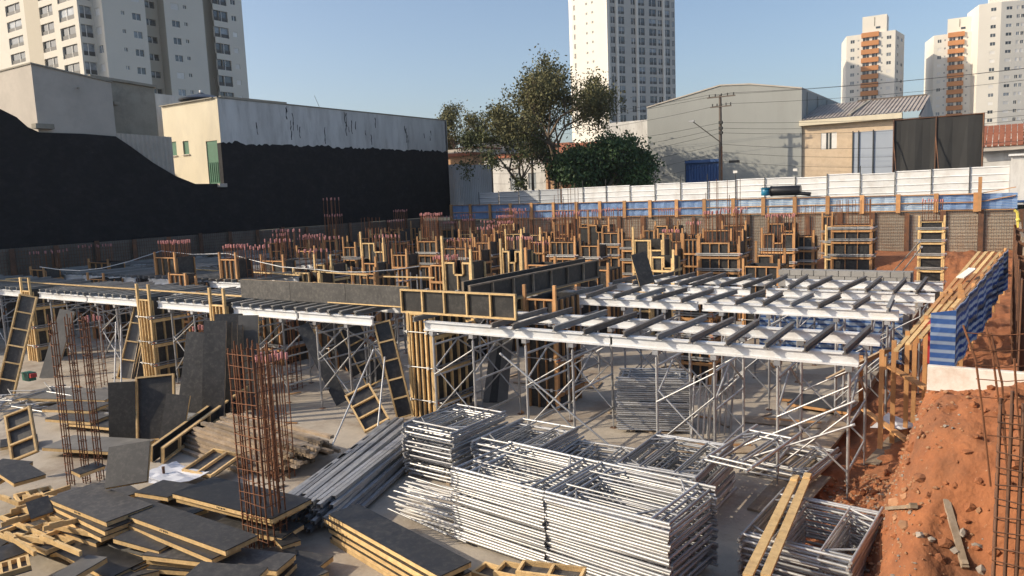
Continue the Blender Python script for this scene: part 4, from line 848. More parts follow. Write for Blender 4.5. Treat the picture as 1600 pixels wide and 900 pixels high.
C(70, 112, 418, 3.3, .8, 'low column form at far left below the thin pole', post=.15, clamps=False, dy=-1)
C(125, 185, 410, 3.4, .9, 'wide dark column form at the left below three rebar clusters', post=.2, studs=4, clamps=False)
for i, (a, b, y_, n_) in enumerate(((53, 98, 392, 12), (127, 134, 384, 4), (147, 153, 383, 3), (165, 172, 382, 5))):
    p = GX((a+b)/2, y_, -44.2); bars_thing(p.x, p.y, .5, (b-a)*.035+.1, .5, p.z, n_, 'pink capped rebar by the left retaining wall, %s cluster from the left' % ORD[i])
C(231, 287, 402, 3.9, 1.0, 'pink capped column form on the left deck where the rope peaks', zb=378, nb=26, studs=4, post=.25, clamps=False)
C(257, 300, 428, 3.35, .5, 'small box form in front of the rope peak column', studs=4, post=.05, clamps=False)
C(337, 378, 405, 3.9, .8, 'column form with pink caps behind the grey beam panel end', zb=384, nb=16, studs=4, clamps=False)
p = G(388, 405, 3.9); bars_thing(p.x, p.y+.5, .9, .5, 2.6, GY(388, 384, p.y+.5).z, 10, 'row of pink capped rebar right of the grey beam panel end')
p = G(364, 392, 3.9); bars_thing(p.x-1.5, p.y+5, 1.6, .5, 2.6, GX(364, 366, p.x-1.5).z, 9, 'pink capped rebar farther back behind the second rope post')
C(458, 500, 392, 3.5, .9, 'dark low column form with lit tops left of the tallest bars', zb=368, nb=16, studs=4, clamps=False)
C(501, 531, 376, 3.6, .9, 'sunlit framed column form below the tallest pink capped bars', zb=336, nb=14, tallbars=0)
p = G(515, 376, 3.6); bars_thing(p.x, p.y+.45, .95, .7, 3.2, GY(514, 310, p.y).z, 9, 'tallest pink capped bars standing against the black wall', stir=False)
C(565, 592, 411, 3.4, .7, 'dark narrow column form behind the deck end', studs=3, clamps=False)
p = G(582, 408, 3.2); bars_thing(p.x-.3, p.y+1.5, 1.3, .4, 2.9, GY(580, 368, p.y+1.5).z, 12, 'row of long pink capped bars left of the H shaped form', stir=False)
C(598, 628, 362, 3.8, .8, 'sunlit H shaped column form with notch', notch=(.36, .66), zb=344, nb=14, studs=4, walers=(1.2, 2.1, 2.9))
C(648, 688, 377, 3.6, .9, 'column form under the dense pink capped bars near centre', zb=334, nb=22, studs=4)
C(687, 710, 359, 3.6, .8, 'narrow column form behind the dense pink bars', zb=347, nb=12)
C(705, 750, 360, 3.5, .5, 'wide black panelled form with five pale studs in the middle distance', zb=336, nb=9, studs=5, clamps=False)
C(668, 708, 414, 3.45, .8, 'pink capped column right behind the framed beam panel', zb=402, nb=24, studs=5, clamps=False, post=-.1)
C(740, 768, 379, 3.6, .8, 'column form with two lit posts left of the lit box form', zb=356, nb=9)
C(783, 826, 398, 3.5, .9, 'sunlit box form with bright top rail behind the black beam form', zb=372, nb=12, studs=4, clamps=False, tm='timber')
for i, (a, b, y_, Y_, n_) in enumerate(((773, 806, 337, 45, 14), (779, 800, 346, 38, 14), (802, 823, 331, 48, 10), (752, 772, 345, 40, 8), (718, 740, 335, 49, 8), (690, 712, 338, 50, 6), (835, 860, 378, 33, 8), (815, 828, 370, 31, 5))):
    p = GY((a+b)/2, y_, Y_); bars_thing(p.x, p.y, (b-a)*.034, .5, 2.2, p.z, n_, 'distant cluster of pink capped bars before the back wall, number by bar count %s' % ORD[i] if False else 'pink capped rebar cluster in the far middle, %s of eight there' % ORD[i], stir=False)
C(812, 852, 362, 3.5, 1.2, 'dark far form with black sheets beside the back wall mesh', clamps=False, studs=2, dy=-3)
C(855, 903, 378, 3.7, 1.0, 'large black column form with four studs near the middle', zb=332, nb=22, caps=True, tallbars=296, studs=5, walers=(1.0, 2.0, 2.85))
C(940, 969, 364, 3.6, .9, 'column form with side channels right of the large middle form', zb=326, nb=10)
C(971, 1004, 374, 3.4, .9, 'double post column form with lit edges beside the leaning black sheet', zb=338, nb=12, tall_left=True, caps=False)
C(1005, 1024, 360, 3.6, .6, 'slim framed column form before the rusty back pile', zb=0)
C(1040, 1078, 350, 3.7, 1.0, 'column form with tall left notch under bare bars', zb=326, nb=14, notch=(.55, .85), caps=True, dy=-2)
C(1016, 1054, 401, 3.35, .7, 'sunlit L shaped form close behind the rear beams', notch=(.62, .98), studs=3, clamps=False, tm='timber')
C(1090, 1158, 379, 3.6, 1.1, 'widest column form with orange tie clamps behind the rear beams', zb=330, nb=24, tallbars=292, studs=5, notch=(.78, .98), walers=(1.2, 2.2, 2.9))
C(1150, 1187, 348, 3.7, .9, 'tall form with pale top board right of the widest form', zb=322, nb=10, dy=-3)
C(1190, 1242, 365, 3.7, 1.0, 'U notched column form with rusty bars in its gap', zb=336, nb=14, notch=(.38, .62), studs=4)
C(1242, 1271, 369, 3.5, .9, 'column form beside the U notched form with dark bars', zb=322, nb=8, caps=False)
C(1300, 1362, 352, 3.9, 1.1, 'tall four panelled column form above the grey block wall', zb=312, nb=16, caps=False, studs=4, walers=(1.4, 2.2, 3.0, 3.6))
C(1286, 1300, 338, 3.9, .8, 'narrow form half hidden behind the four panelled form', clamps=True)
C(1438, 1474, 346, 4.0, .6, 'slender twin post column form at the right with props', zb=312, nb=10, walers=(.8, 1.5, 2.2, 2.9, 3.5), studs=2, tm='timber')
for i in range(2): q = G(1437+3*i, 378+8*i, 3.2); long_brace(q, G(1395+12*i, 425+3*i, 1.0), ('upper' if i == 0 else 'lower') + ' pale prop of the slender twin post form', .035)
EXTRA = [(534, 560, 386, 3.5, 'dark form right of the sunlit framed form'), (610, 640, 398, 3.4, 'low dark form before the H shaped form'), (688, 735, 388, 3.45, 'black studded form behind the pink capped column'), (716, 742, 372, 3.5, 'upright dark form in the crowded middle'), (752, 776, 366, 3.6, 'lit edged form left of centre before the blue fence'), (826, 852, 378, 3.4, 'dark form just left of the large middle form'), (905, 938, 384, 3.5, 'channel clamped form right beside the large middle form'), (1068, 1092, 374, 3.5, 'slim dark form left of the widest form'), (420, 445, 392, 3.5, 'dim form in the shade of the black wall'), (640, 662, 356, 3.7, 'far dim form behind the dense pink bars'), (770, 800, 352, 3.6, 'far dark form below the clustered pink caps'), (862, 890, 350, 3.6, 'far form behind the large middle form'), (905, 932, 350, 3.7, 'far form with tall posts left of the rusty pile'), (735, 752, 392, 3.4, 'narrow form before the crowded middle')]
for i, (a, b, y_, z_, lab) in enumerate(EXTRA): C(a, b, y_, z_, .9, lab, zb=(y_-random.choice((14, 20, 26)) if i % 3 else 0), nb=9, studs=3+i % 2, clamps=i % 2 == 0, tall_left=i % 3 == 0, caps=i % 4 != 1, notch=(.4, .7) if i % 5 == 4 else None)
rq = random.Random(77); n_ = 0
for gx_ in range(13):
    for gy_ in range(9):
        x = -40+gx_*2.9+rq.uniform(-.7, .7)+.5*(gy_ % 2); y = 23.5+gy_*3.1+rq.uniform(-.7, .7)
        if x < -30 and y < 31 or x > -12.5 and y < 31 or x > -8 or any((x-a)**2+(y-b)**2 < 4.2 for a, b in PLACED): continue
        if rq.random() < .1: continue
        PLACED.append((x, y)); h = rq.uniform(3.1, 4.0); w_ = rq.uniform(.8, 1.6); nm = ('before the back wall' if y > 42 else 'midway to the back wall' if y > 32 else 'in the near middle')
        col_form(x, y, w_, rq.uniform(.6, 1.0), h, 'dark column form standing %s, %s filler of the crowd' % (nm, ORD[n_ % 39]) if False else 'column form of the crowd %s, %s in depth order from left' % (nm, ORD[n_ % 39]), studs=rq.choice((3, 3, 4)), notch=rq.choice((None, None, (.4, .7), (.6, .95))), clamps=rq.random() < .6, post=rq.choice((.1, .3, .5)), tall_left=rq.random() < .4, side_studs=2, walers=(.6, 1.5, 2.4), tm=rq.choice(('timber_orange', 'timber_orange', 'timber')))
        if rq.random() < .7: bars_thing(x, y, w_*.8, .5, h-.8, h+rq.uniform(.5, 1.5), rq.choice((8, 10, 14)), 'bars of the crowd form %s, %s in depth order from left' % (nm, ORD[n_ % 39]), rq.random() < .7, stir=False)
        n_ += 1
# steel props under the left deck
for i in range(90):
    x = rq.uniform(-41, -14.5); y = rq.uniform(16.0, 29); 
    if any((x-a)**2+(y-b)**2 < 1.2 for a, b in PLACED): continue
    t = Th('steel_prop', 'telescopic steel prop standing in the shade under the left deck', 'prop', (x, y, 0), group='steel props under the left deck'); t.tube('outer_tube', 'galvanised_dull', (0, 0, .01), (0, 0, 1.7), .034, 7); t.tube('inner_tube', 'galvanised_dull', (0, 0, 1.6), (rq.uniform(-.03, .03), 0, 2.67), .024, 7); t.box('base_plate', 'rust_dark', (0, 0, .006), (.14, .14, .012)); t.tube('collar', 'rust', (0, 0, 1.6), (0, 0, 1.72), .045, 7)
# front column forms rising through the deck edge
for px, yb_, lab in ((50, 560, 'front column form with two posts at far left of the deck'), (233, 600, 'front column form behind the leaning ladder panels'), (353, 610, 'front column form behind the tall leaning black panels')):
    pp = V(({50: -34.2, 233: -25.6, 353: -21.4}[px], 15.7, 0)); col_form(pp.x, 15.75, .62, 1.2, 3.0, lab, studs=4, post=.55, walers=(.5, 1.3, 2.2), tm='timber', side_studs=4, narrow=True)
F1 = GY(672, 560, 16.0)
col_form(F1.x-.25, 16.75, .75, 1.5, 3.0, 'large front column form beside the framed beam panel', studs=5, post=.5, walers=(.35, 1.3, 2.3), tm='timber', side_studs=5, narrow=True)
F2 = GY(845, 560, 18.2); col_form(F2.x, 19.0, .9, 1.4, 3.2, 'front column form under the middle of the open bay', studs=4, post=.4, walers=(.4, 1.3, 2.3), tm='timber_orange', side_studs=5, narrow=True)
F3 = GY(1040, 550, 20.0); col_form(F3.x, 23.0, .9, .9, 2.7, 'low column form behind the far frame stack', studs=4, post=0, walers=(.7, 1.4, 2.1), side_studs=3)
for i, (px, Y_) in enumerate(((90, 20.5), (160, 19.3), (300, 19.6), (420, 19.0), (520, 19.4), (575, 24.5), (755, 23.5), (930, 28.0), (1190, 30.5))):
    q = GY(px, 500, Y_); col_form(q.x, Y_+.6, 1.3, 1.3, 2.95, 'dark column form in the shade below the deck, %s from the left' % ORD[i], studs=4, walers=(.6, 2.0), side_studs=4, clamps=True, narrow=i % 2 == 0)

# ================================================================ beam forms (edge panels standing on the deck)
def panel(T, l, w, label, ribs=4, mat='ply_black', tm='timber', group=None, th=.075, edge=True, name='form_panel'):
    """form panel: plywood sheet with a timber frame below; local x = length, y = width, plywood skin on +z"""
    t = Th(name, label, 'form panel', T=T, group=group); 
    t.box('plywood', mat, (l/2, w/2, .009), (l, w, .018))
    b = .045
    for y in (b/2+.004, w-b/2-.004): t.box('batten', tm, (l/2, y, -th/2), (l-.008, b, th))
    for k in range(ribs+1): t.box('cross_batten', tm, (lerp(b/2+.006, l-b/2-.006, k/ribs), w/2, -th/2-.002), (b, w-2*b-.01, th-.006))
    return t
def axes(o, x, y):
    x = V(x).normalized(); y = V(y); y = (y-x*y.dot(x)).normalized(); z = x.cross(y); M_ = Matrix.Identity(4)
    for i in range(3): M_[i][0], M_[i][1], M_[i][2], M_[i][3] = x[i], y[i], z[i], o[i]
    return M_
def stand(p, q, h, label, ribs, mat='ply_black', flip=False, tm='timber', lean=0):
    """panel standing on its long edge p-q; skin towards the left of p->q unless flip"""
    p = V(p); q = V(q); x = q-p
    if flip: return panel(axes(q, -x, V((0, 0, 1))), x.length, h, label, ribs, mat, tm)
    return panel(axes(p, x, V((0, 0, 1))), x.length, h, label, ribs, mat, tm)
ZD = ZJ+.01
fa = G(629, 488, ZD); fb = G(803, 502, ZD); fb = V((fb.x, fa.y, ZD))
stand(fa, fb, .66, 'framed black beam panel with yellow battens at the deck front', 5, flip=True)
ga = G(378, 465, ZD); gb = G(628, 484, ZD); gb = V((gb.x, ga.y, ZD))
third = (gb-ga)/3
for k in range(3): stand(ga+third*k+V((0, 0.002*k, 0)), ga+third*(k+.995)+V((0, .002*k, 0)), .62, 'worn dark beam panel lining the left deck, %s length' % ORD[k], 4, mat='ply_worn')
ba = V((fb.x-2.3, fa.y+1.1, ZD)); stand(ba, ba+V((.15, 7.6, 0)), .66, 'long black beam panel with studs running back from the framed panel', 7, tm='timber_old', flip=True)
stand(ba+V((-.45, .4, 0)), ba+V((-.35, 7.6, 0)), .7, 'inner dark beam panel parallel to the long studded one', 6, tm='timber_old')
mb = MB(); t = Th('beam_bottom_board', 'board under the long beam panels', 'board', tuple(ba+V((-.5, 0, -.03)))); t.box('plank', 'timber', (.25, 3.8, 0), (.75, 7.6, .03)); t.box('cleat', 'timber', (.6, 3.8, .03), (.05, 7.6, .04))
# ================================================================ block tank, tarp, ramp, barrier at right
t = Th('block_tank', 'grey concrete block tank wall behind the rear beams at right', 'block wall', (-6.9, 28.3, 0))
t.box('core', 'block_grey', (2.14, .26, 1.53), (4.22, .4, 3.06))
for r in range(15):
    z = .1+r*.205
    for k in range(11):
        x = (k+.5*(r % 2))*.41; wd_ = .4 if x+.4 <= 4.3 else 4.3-x
        if wd_ > .06: t.box('block', 'block_grey', (x+wd_/2, 0, z), (wd_-.012, .1, .193))
    t.box('block', 'block_grey', (4.29, .26, z), (.1, .388, .193))
p0 = G(1183, 563, 0)
t = Th('blue_tarp', 'blue striped tarpaulin hung along the base of the block tank', 'tarpaulin', (-7.3, 27.2, 0)); mb = MB(); n = 40
def tarp_strip(n, L_, z0f, z1f, amp, y0=0):
    mb = MB(); P = lambda k: (L_*k/n, y0+amp*math.sin(k*.9)+amp*.5*math.sin(k*2.3+1))
    for k in range(n):
        (xa, ya), (xb, yb) = P(k), P(k+1); f0_, f1_ = k/n, (k+1)/n
        mb.quad((xa, ya, z0f(f0_)), (xb, yb, z0f(f1_)), (xb, yb*.5, z1f(f1_)), (xa, ya*.5, z1f(f0_))); mb.quad((xb, yb+.01, z0f(f1_)), (xa, ya+.01, z0f(f0_)), (xa, ya*.5+.01, z1f(f0_)), (xb, yb*.5+.01, z1f(f1_)))
    return mb
t.mesh('sheet', tarp_strip(40, 4.6, lambda f: .12+.05*math.sin(f*9), lambda f: 1.86+.05*math.sin(f*7), .05), 'tarp_blue')
for x in (.05, 1.6, 3.1, 4.55): t.box('stake', 'timber_orange', (x, .09, .95), (.06, .06, 1.9))
# blue tarp barrier along the walkway
a0 = V((-.72, 16.3, 2.62)); b0 = V((.12, 30.5, 2.62)); d = b0-a0
t = Th('tarp_barrier', 'blue plaid tarpaulin barrier running back along the earth ramp', 'barrier', T=axes(a0, d, V((-d.y, d.x, 0)))); L_ = d.length
t.mesh('sheet', tarp_strip(50, L_, lambda f: -.15+.1*math.sin(f*11), lambda f: 1.08, .04), 'tarp_blue')
t.mesh('end_flap', MB().quad((-.01, 0, -.1), (-.02, .42, -.05), (-.02, .42, 1.0), (-.01, 0, 1.08)).quad((-.03, .42, -.05), (-.02, 0, -.1), (-.02, 0, 1.08), (-.03, .42, 1.0)), 'tarp_blue')
for k in range(8): t.box('post', 'timber_orange', (.1+k*(L_-.2)/7, .1, .3), (.09, .07, 1.6))
t.bar('rail', 'timber_orange', (0, .06, 1.0), (L_, .06, 1.0), .05, .1); t.bar('rail', 'timber_orange', (0, .06, .45), (L_, .06, .45), .05, .1)
# sloping timber walkway with rails left of the barrier
pN = G(1398, 548, 2.35); pF = V((-.1, 30.2, 3.6))
for k in range(4):
    off = V((.22*k+.03*random.random(), .25*k, .02*k)); q0 = pN+off+V((.0, 0, .1*k)); q1 = pF+V((-.62+.2*k, 0, 0)); t = Th('ramp_plank', '%s plank from the left of the sloping timber walkway' % ORD[k], 'plank', tuple(q0), group='planks of the sloping walkway'); dv = q1-q0
    t.bar('length', 'timber', (0, 0, 0), dv*.33, .095, .045); t.bar('length', 'timber_orange', dv*.332, dv*.66, .095, .045); t.bar('length', 'timber', dv*.662, dv, .095, .045)
for i, (px, py, zz) in enumerate(((1378, 560, 2.15), (1397, 545, 2.3), (1418, 530, 2.4), (1447, 505, 2.6), (1485, 462, 2.9), (1500, 455, 3.2), (1477, 470, 2.8), (1430, 520, 2.4))):
    q = G(px, py, zz); zb = bank(q.x, q.y) if q.x > -3.3 else 0; t = Th('ramp_post', 'timber post of the sloping walkway, %s along it' % ORD[i], 'post', (q.x, q.y, zb), group='posts of the sloping walkway'); t.box('shaft', 'timber_orange', (0, 0, (zz-zb)/2+.1), (.1, .08, zz-zb+.2)); t.box('cleat', 'timber_orange', (.07, 0, zz-zb-.1), (.05, .1, .3))
def stick(p, q, w, h, mat, label, name='timber_stick', cat='plank'):
    t = Th(name, label, cat, tuple(V(p))); dv = V(q)-V(p); t.bar('length', mat, (0, 0, 0), dv, w, h); t.bar('end_cleat', mat, dv*.93+V((0, 0, h*.8)), dv*.99+V((0, 0, h*.8)), w*.9, h*.6); return t
stick(G(1350, 640, .35), G(1420, 690, .4), .16, .04, 'timber_orange', 'timber brace sloping down at the slab edge')
stick(G(1385, 570, 1.7), G(1450, 608, 1.6), .18, .04, 'timber_orange', 'timber brace crossing below the walkway')
stick(G(1300, 590, 1.1), G(1390, 545, 2.2), .4, .04, 'timber_old', 'grey plank sheet under the corner of the open bay')
stick(G(1345, 625, 0), G(1345, 560, 1.6), .12, .09, 'timber_orange', 'upright timber behind the corner scaffold leg', cat='post')
stick(G(1500, 434, 3.3), G(1519, 420, 3.5), .22, .03, 'white_board', 'narrow pale board lying on the walkway rails')
t = Th('red_panel', 'red board standing between the walkway posts', 'board', tuple(G(1452, 555, 1.9))); t.box('sheet', 'red_paint', (0, 0, .35), (.05, .5, 1.0)); t.box('edge', 'timber_orange', (.04, 0, .35), (.03, .06, 1.0))
# white beam board on the bank, steel pile at right edge, rebar
q0 = V((-1.02, 14.2, 2.68)); t = Th('white_beam_board', 'long white painted board with rust stains lying across the bank', 'board', tuple(q0)); t.box('plank', 'white_board', (1.3, 0, .16), (2.6, .06, .40)); t.box('cleat', 'timber_orange', (.55, .03, -.1), (.15, .1, .3)); t.box('cleat', 'timber_orange', (1.15, .03, -.1), (.12, .1, .3)); t.box('top_edge', 'white_board', (1.3, .06, .365), (2.6, .1, .02))
t = Th('yellow_hose', 'pale yellow hose hanging over the right end of the back wall', 'hose', tuple(GY(1588, 345, 32))); mb = MB(); mb.path([GY(x, y, 32)-GY(1588, 345, 32) for x, y in ((1585, 328), (1590, 332), (1591, 350), (1594, 375), (1597, 392), (1604, 398))], .05, 6); t.mesh('tube', mb, 'yellow_paint'); t.tube('clip', 'yellow_paint', (0, 0, 0), (.1, 0, .06), .07)
def cage(x, y, w, d, z0, z1, nx, ny, label, step=.16, r=.014, lean=(0, 0), mat='rust', caps=0, rz=0):
    t = Th('rebar_cage', label, 'rebar cage', (x, y, z0), rz); H_ = z1-z0; P = []
    for i in range(nx): f = i/(nx-1); P += [(lerp(-w/2, w/2, f), -d/2), (lerp(-w/2, w/2, f), d/2)]
    for j in range(1, ny-1): f = j/(ny-1); P += [(-w/2, lerp(-d/2, d/2, f)), (w/2, lerp(-d/2, d/2, f))]
    for px, py in P:
        q = V((px+lean[0]*H_, py+lean[1]*H_, H_+random.uniform(-.08, .08))); b = t.tube('bar', mat, (px, py, 0), q, r, 6)
        if caps: t.tube('cap', 'cap_pink', q-V((0, 0, .1)), q+V((0, 0, .03)), .032, 6, sub=b)
    z = .08
    while z < H_-.05:
        o = V((lean[0]*z, lean[1]*z, z)); k = .015; e = random.uniform(-.02, .02); c = [o+V((-w/2-k, -d/2-k, e)), o+V((w/2+k, -d/2-k, -e)), o+V((w/2+k, d/2+k, e)), o+V((-w/2-k, d/2+k, 0))]; mb = MB(); mb.path(c+[c[0]], .0075, 4); t.mesh('stirrup', mb, mat); z += step*random.uniform(.85, 1.15)
    return t
cb = G(410, 862, 0); cage(cb.x, cb.y+.1, .66, .42, 0, 3.75, 6, 4, 'tall rusty rebar column cage standing in the foreground', step=.2)
p = G(420, 527, 2.95); bars_thing(p.x+1.4, p.y-1.1, .5, .4, 0, 2.85, 12, 'pink capped rebar column just behind the tall rusty cage', stir=True)
for i, px in enumerate((90, 115, 137)):
    q = G(px, 765-i*4, 0); cage(q.x, q.y+.3, .12, .10, 0, 3.9, 2, 2, 'slender rusty rebar cage by the left panel pile, %s from the left' % ORD[i], step=.22, r=.012)
for i, (px, py) in enumerate(((262, 590), (85, 560), (400, 565), (117, 485))):
    q = G(px, py+60, 0); bars_thing(q.x, q.y+1.5, .5, .4, 0, 2.5, 8, 'short pink capped rebar column under the left deck, %s of four' % ORD[i], stir=True)
cage(.17, 9.0, .30, .30, .4, 3.85, 4, 3, 'dark rusty rebar cage cut by the bottom right corner', step=.17, r=.017, mat='rust_dark', lean=(.0, .06))
t = Th('loose_rebar', 'thin bent rusty rebar cage leaning at the right edge', 'rebar', tuple(GY(1565, 760, 10.5)-V((0, 0, .5)))); B0 = GY(1565, 760, 10.5)-V((0, 0, .5))
for pts in (((1505, 508), (1525, 565), (1535, 640), (1548, 760)), ((1540, 510), (1552, 560), (1562, 640), (1580, 760)), ((1548, 520), (1566, 600), (1575, 760)), ((1585, 560), (1590, 640), (1600, 760))):
    mb = MB(); mb.path([GY(x, y, 10.5)-B0 for x, y in pts], .014, 5); t.mesh('bar', mb, 'rust')
for y_ in (520, 545, 570, 592, 620, 650, 680): mb = MB(); mb.path([GY(1508+(y_-508)*.2, y_, 10.4)-B0, GY(1560+(y_-508)*.15, y_+4, 10.5)-B0, GY(1600, y_+2, 10.6)-B0], .006, 4); t.mesh('tie', mb, 'rust')
# sticks, planks and broken pieces on the earth
def on(px, py):
    d = ray(px, py); s = .002
    while s < .05:
        p = EYEP+d*s
        if p.z < bank(p.x, p.y) if p.x > -3.3 else p.z < 0: return p
        s += .00004
    return EYEP+d*.012
a, b = on(1478, 786), on(1508, 893); stick(a+V((0, 0, .05)), b+V((0, 0, .05)), .09, .05, 'timber_old', 'grey timber stick lying on the red earth')
for i, (px, py, r_, m_) in enumerate(((1400, 790, .11, 'rubble'), (1415, 780, .09, 'rubble'), (1425, 795, .08, 'rubble'), (1400, 812, .09, 'rubble'), (1415, 825, .1, 'rubble'), (1437, 838, .07, 'rubble_grey'), (1505, 835, .08, 'rubble_grey'), (1525, 855, .07, 'rubble_grey'), (1492, 862, .07, 'rubble_grey'), (1530, 800, .06, 'rubble'), (1505, 790, .05, 'rubble'), (1455, 845, .06, 'rubble_grey'), (1513, 858, .05, 'rubble_grey'), (1533, 895, .1, 'rubble_grey'))):
    p = on(px, py); mb = MB(); rock(mb, (0, 0, 0), r_, 900+i); o = inst('broken_lump', mb.me('lump', m_), TL(p+V((0, 0, r_*.35))), ('broken brick lump' if m_ == 'rubble' else 'grey mortar lump') + ' on the red earth, %s from the left' % ORD[i], 'rubble', 'broken lumps on the red earth')
a, b = on(1388, 802), on(1428, 802); stick(a+V((0, 0, .08)), b+V((0, 0, .1)), .1, .05, 'timber_old', 'short grey offcut among the brick rubble')
stick(on(1362, 728)+V((0, 0, .05)), on(1398, 690)+V((0, 0, .08)), .3, .03, 'timber_old', 'flat worn plank lying at the slab edge')
p = G(1398, 668, .15); t = Th('sheet_offcut', 'crumpled pale sheet lying near the slab edge', 'sheet', tuple(p)); t.mesh('sheet', MB().quad((-.5, -.3, .02), (.2, -.4, .1), (.5, .2, .05), (-.2, .4, .25)).quad((-.2, .4, .24), (.5, .2, .04), (.2, -.4, .09), (-.5, -.3, .01)), 'sheet_white'); t.bar('fold', 'sheet_white', (-.5, -.3, .03), (.2, -.4, .11), .03, .02)
# shallow timber tray under the open bay
for i, (px, py, w_, a) in enumerate(((1270, 628, 1.9, 3), (1290, 640, 1.6, -8))):
    p = G(px, py, .1); T = TL(p+V((-1, 0, .06*i))) @ Matrix.Rotation(rad(a), 4, 'Z'); panel(T, w_, .7, ('lower' if i == 0 else 'upper') + ' form panel lying flat under the open bay', 3, mat='ply_worn', tm='timber_orange')
board(G(1190, 800, .03), G(1330, 640, .03), .55, .04, 'timber_old', 'wide worn boards lying along the slab edge')

# ================================================================ stacks of scaffold frames
def sframe(T, L_, W_, label, group, mat='galvanised'):
    """scaffold frame lying flat: two legs along x, ledgers along y, inner struts"""
    t = Th('stacked_scaffold', label, 'scaffold frame', T=T, group=group); r = .026
    for y in (0, W_): l = t.tube('leg', mat, (-.06, y, 0), (L_+.06, y, 0), r, 8)
    for x in (.03, L_-.25): t.tube('ledger', mat, (x, 0, 0), (x, W_, 0), r*.95, 8)
    t.tube('inner_strut', mat, (.03, W_*.28, 0), (L_-.25, W_*.28, 0), r*.7, 6); t.tube('inner_strut', mat, (.03, W_*.72, 0), (L_-.25, W_*.72, 0), r*.7, 6)
    t.tube('corner_brace', mat, (L_-.55, 0, 0), (L_-.25, W_*.28, 0), r*.7, 6); t.tube('corner_brace', mat, (L_-.55, W_, 0), (L_-.25, W_*.72, 0), r*.7, 6)
    return t
def stack(cx, cy, lx, ly, rz, n, where, along='x', z0=.1, dz=.0535, jit=.012, drift=(0, 0), mat='galvanised'):
    for k in range(n):
        a = rad(rz+random.gauss(0, .7)); M_ = TL((cx+random.gauss(0, jit)+drift[0]*k, cy+random.gauss(0, jit)+drift[1]*k, z0+k*dz)) @ Matrix.Rotation(a, 4, 'Z')
        # alternate frames are turned end for end so that the pile stays level
        if along == 'x': T = M_ @ TL((-lx/2, -ly/2, 0)); l, w = lx, ly
        else: T = M_ @ Matrix.Rotation(rad(90), 4, 'Z') @ TL((-ly/2, -lx/2, 0)); l, w = ly, lx
        if k % 2: T = T @ TL((l, w, 0)) @ Matrix.Rotation(math.pi, 4, 'Z')
        lab = ('topmost frame of the ' if k == n-1 else ORD[n-1-k] + ' frame from the top of the ') + where
        sframe(T, l, w, lab, 'frames of the ' + where, 'galvanised_dull' if random.random() < .22 else mat)
    t = Th('bearer', 'timber bearers under the ' + where, 'bearer', (cx, cy, 0), rad(rz))
    for s_ in (-1, 1): t.box('block', 'timber_old', (s_*lx*.3, 0, .036), (.1, ly*.9, .07))
stack(-4.92, 10.72, 2.1, 1.62, -6, 25, 'tall front right frame stack', 'x')
stack(-7.05, 10.92, 1.95, 1.62, -6, 25, 'tall front left frame stack', 'x')
stack(-5.25, 13.55, 1.55, 2.15, -1, 19, 'rear right frame stack', 'y', jit=.03)
stack(-6.95, 13.5, 1.45, 1.9, 3, 13, 'low middle frame stack', 'y', jit=.04)
stack(-8.55, 13.35, 1.45, 1.85, -2, 18, 'rear middle frame stack', 'y', jit=.03)
stack(-10.3, 13.1, 1.4, 1.8, -3, 22, 'rear left frame stack', 'y', jit=.04)
stack(-2.42, 12.2, 1.6, 2.1, -4, 15, 'low frame stack at the earth edge', 'y', z0=.05, jit=.01)
stack(-3.75, 16.55, 1.4, 1.85, -8, 5, 'flat small frame stack under the corner scaffold', 'y', jit=.03)
stack(-7.5, 17.95, 1.75, 1.0, 20, 26, 'far frame stack inside the open bay', 'x', jit=.02)
for i in range(4): # frames standing tilted against the far stack
    q = V((-6.25+i*.11, 17.2+i*.1, 0)); T = axes(q, V((.02, .12+.02*i, 1)), V((.3, 1, 0))); sframe(T, 1.6, .9, 'frame leaning on the far stack, %s from the left' % ORD[i], 'frames leaning on the far stack')
for i in range(2):
    q = V((-4.5+.06*i, 13.0+.1*i, 1.22+.05*i)); T = axes(q, V((.25, 1, .1)), V((1, -.2, .03))); sframe(T, 1.7, .9, ('lower' if i == 0 else 'upper') + ' loose frame thrown across the rear right stack', 'loose frames on the rear right stack')
# two planks leaning across the low stack at the earth edge
for i, (pa_, pb2) in enumerate((((1168, 900), (1244, 745)), ((1196, 900), (1263, 742)))):
    a = G(pa_[0], pa_[1], .97); b = G(pb2[0], pb2[1], .95); stick(a, b, .13, .05, 'timber', ('left' if i == 0 else 'right') + ' long plank lying across the low stack at the earth edge')

# ================================================================ pipe bundle, brace pile, timber pile
A0 = G(455, 822, .05); A1_ = G(615, 690, .05); dirv = (A1_-A0).normalized(); prp = V((dirv.y, -dirv.x, 0))
for lay in range(6):
    for k in range(15-lay):
        a = A0+prp*(-.42+k*.105+lay*.05)+V((0, 0, .03+lay*.085))+dirv*random.uniform(-.35, .35); L_ = random.uniform(5.0, 5.6); dv = dirv.copy(); dv.rotate(Matrix.Rotation(rad(random.gauss(0, 1.2)), 3, 'Z'))
        t = Th('steel_channel', ('galvanised channel on top of the long bundle left of the frames' if lay > 3 else 'galvanised channel inside the long bundle left of the frames'), 'steel channel', T=axes(a, dv, V((-dv.y, dv.x, 0))), group='galvanised channels of the long bundle')
        m_ = random.choice(('galvanised', 'galvanised', 'galvanised_dull')); w_ = .085
        t.box('web', m_, (L_/2, 0, .073), (L_, w_, .006)); t.box('flange', m_, (L_/2, -w_/2, .035), (L_, .006, .07)); t.box('flange', m_, (L_/2, w_/2, .035), (L_, .006, .07))
B0_ = G(715, 850, .1)
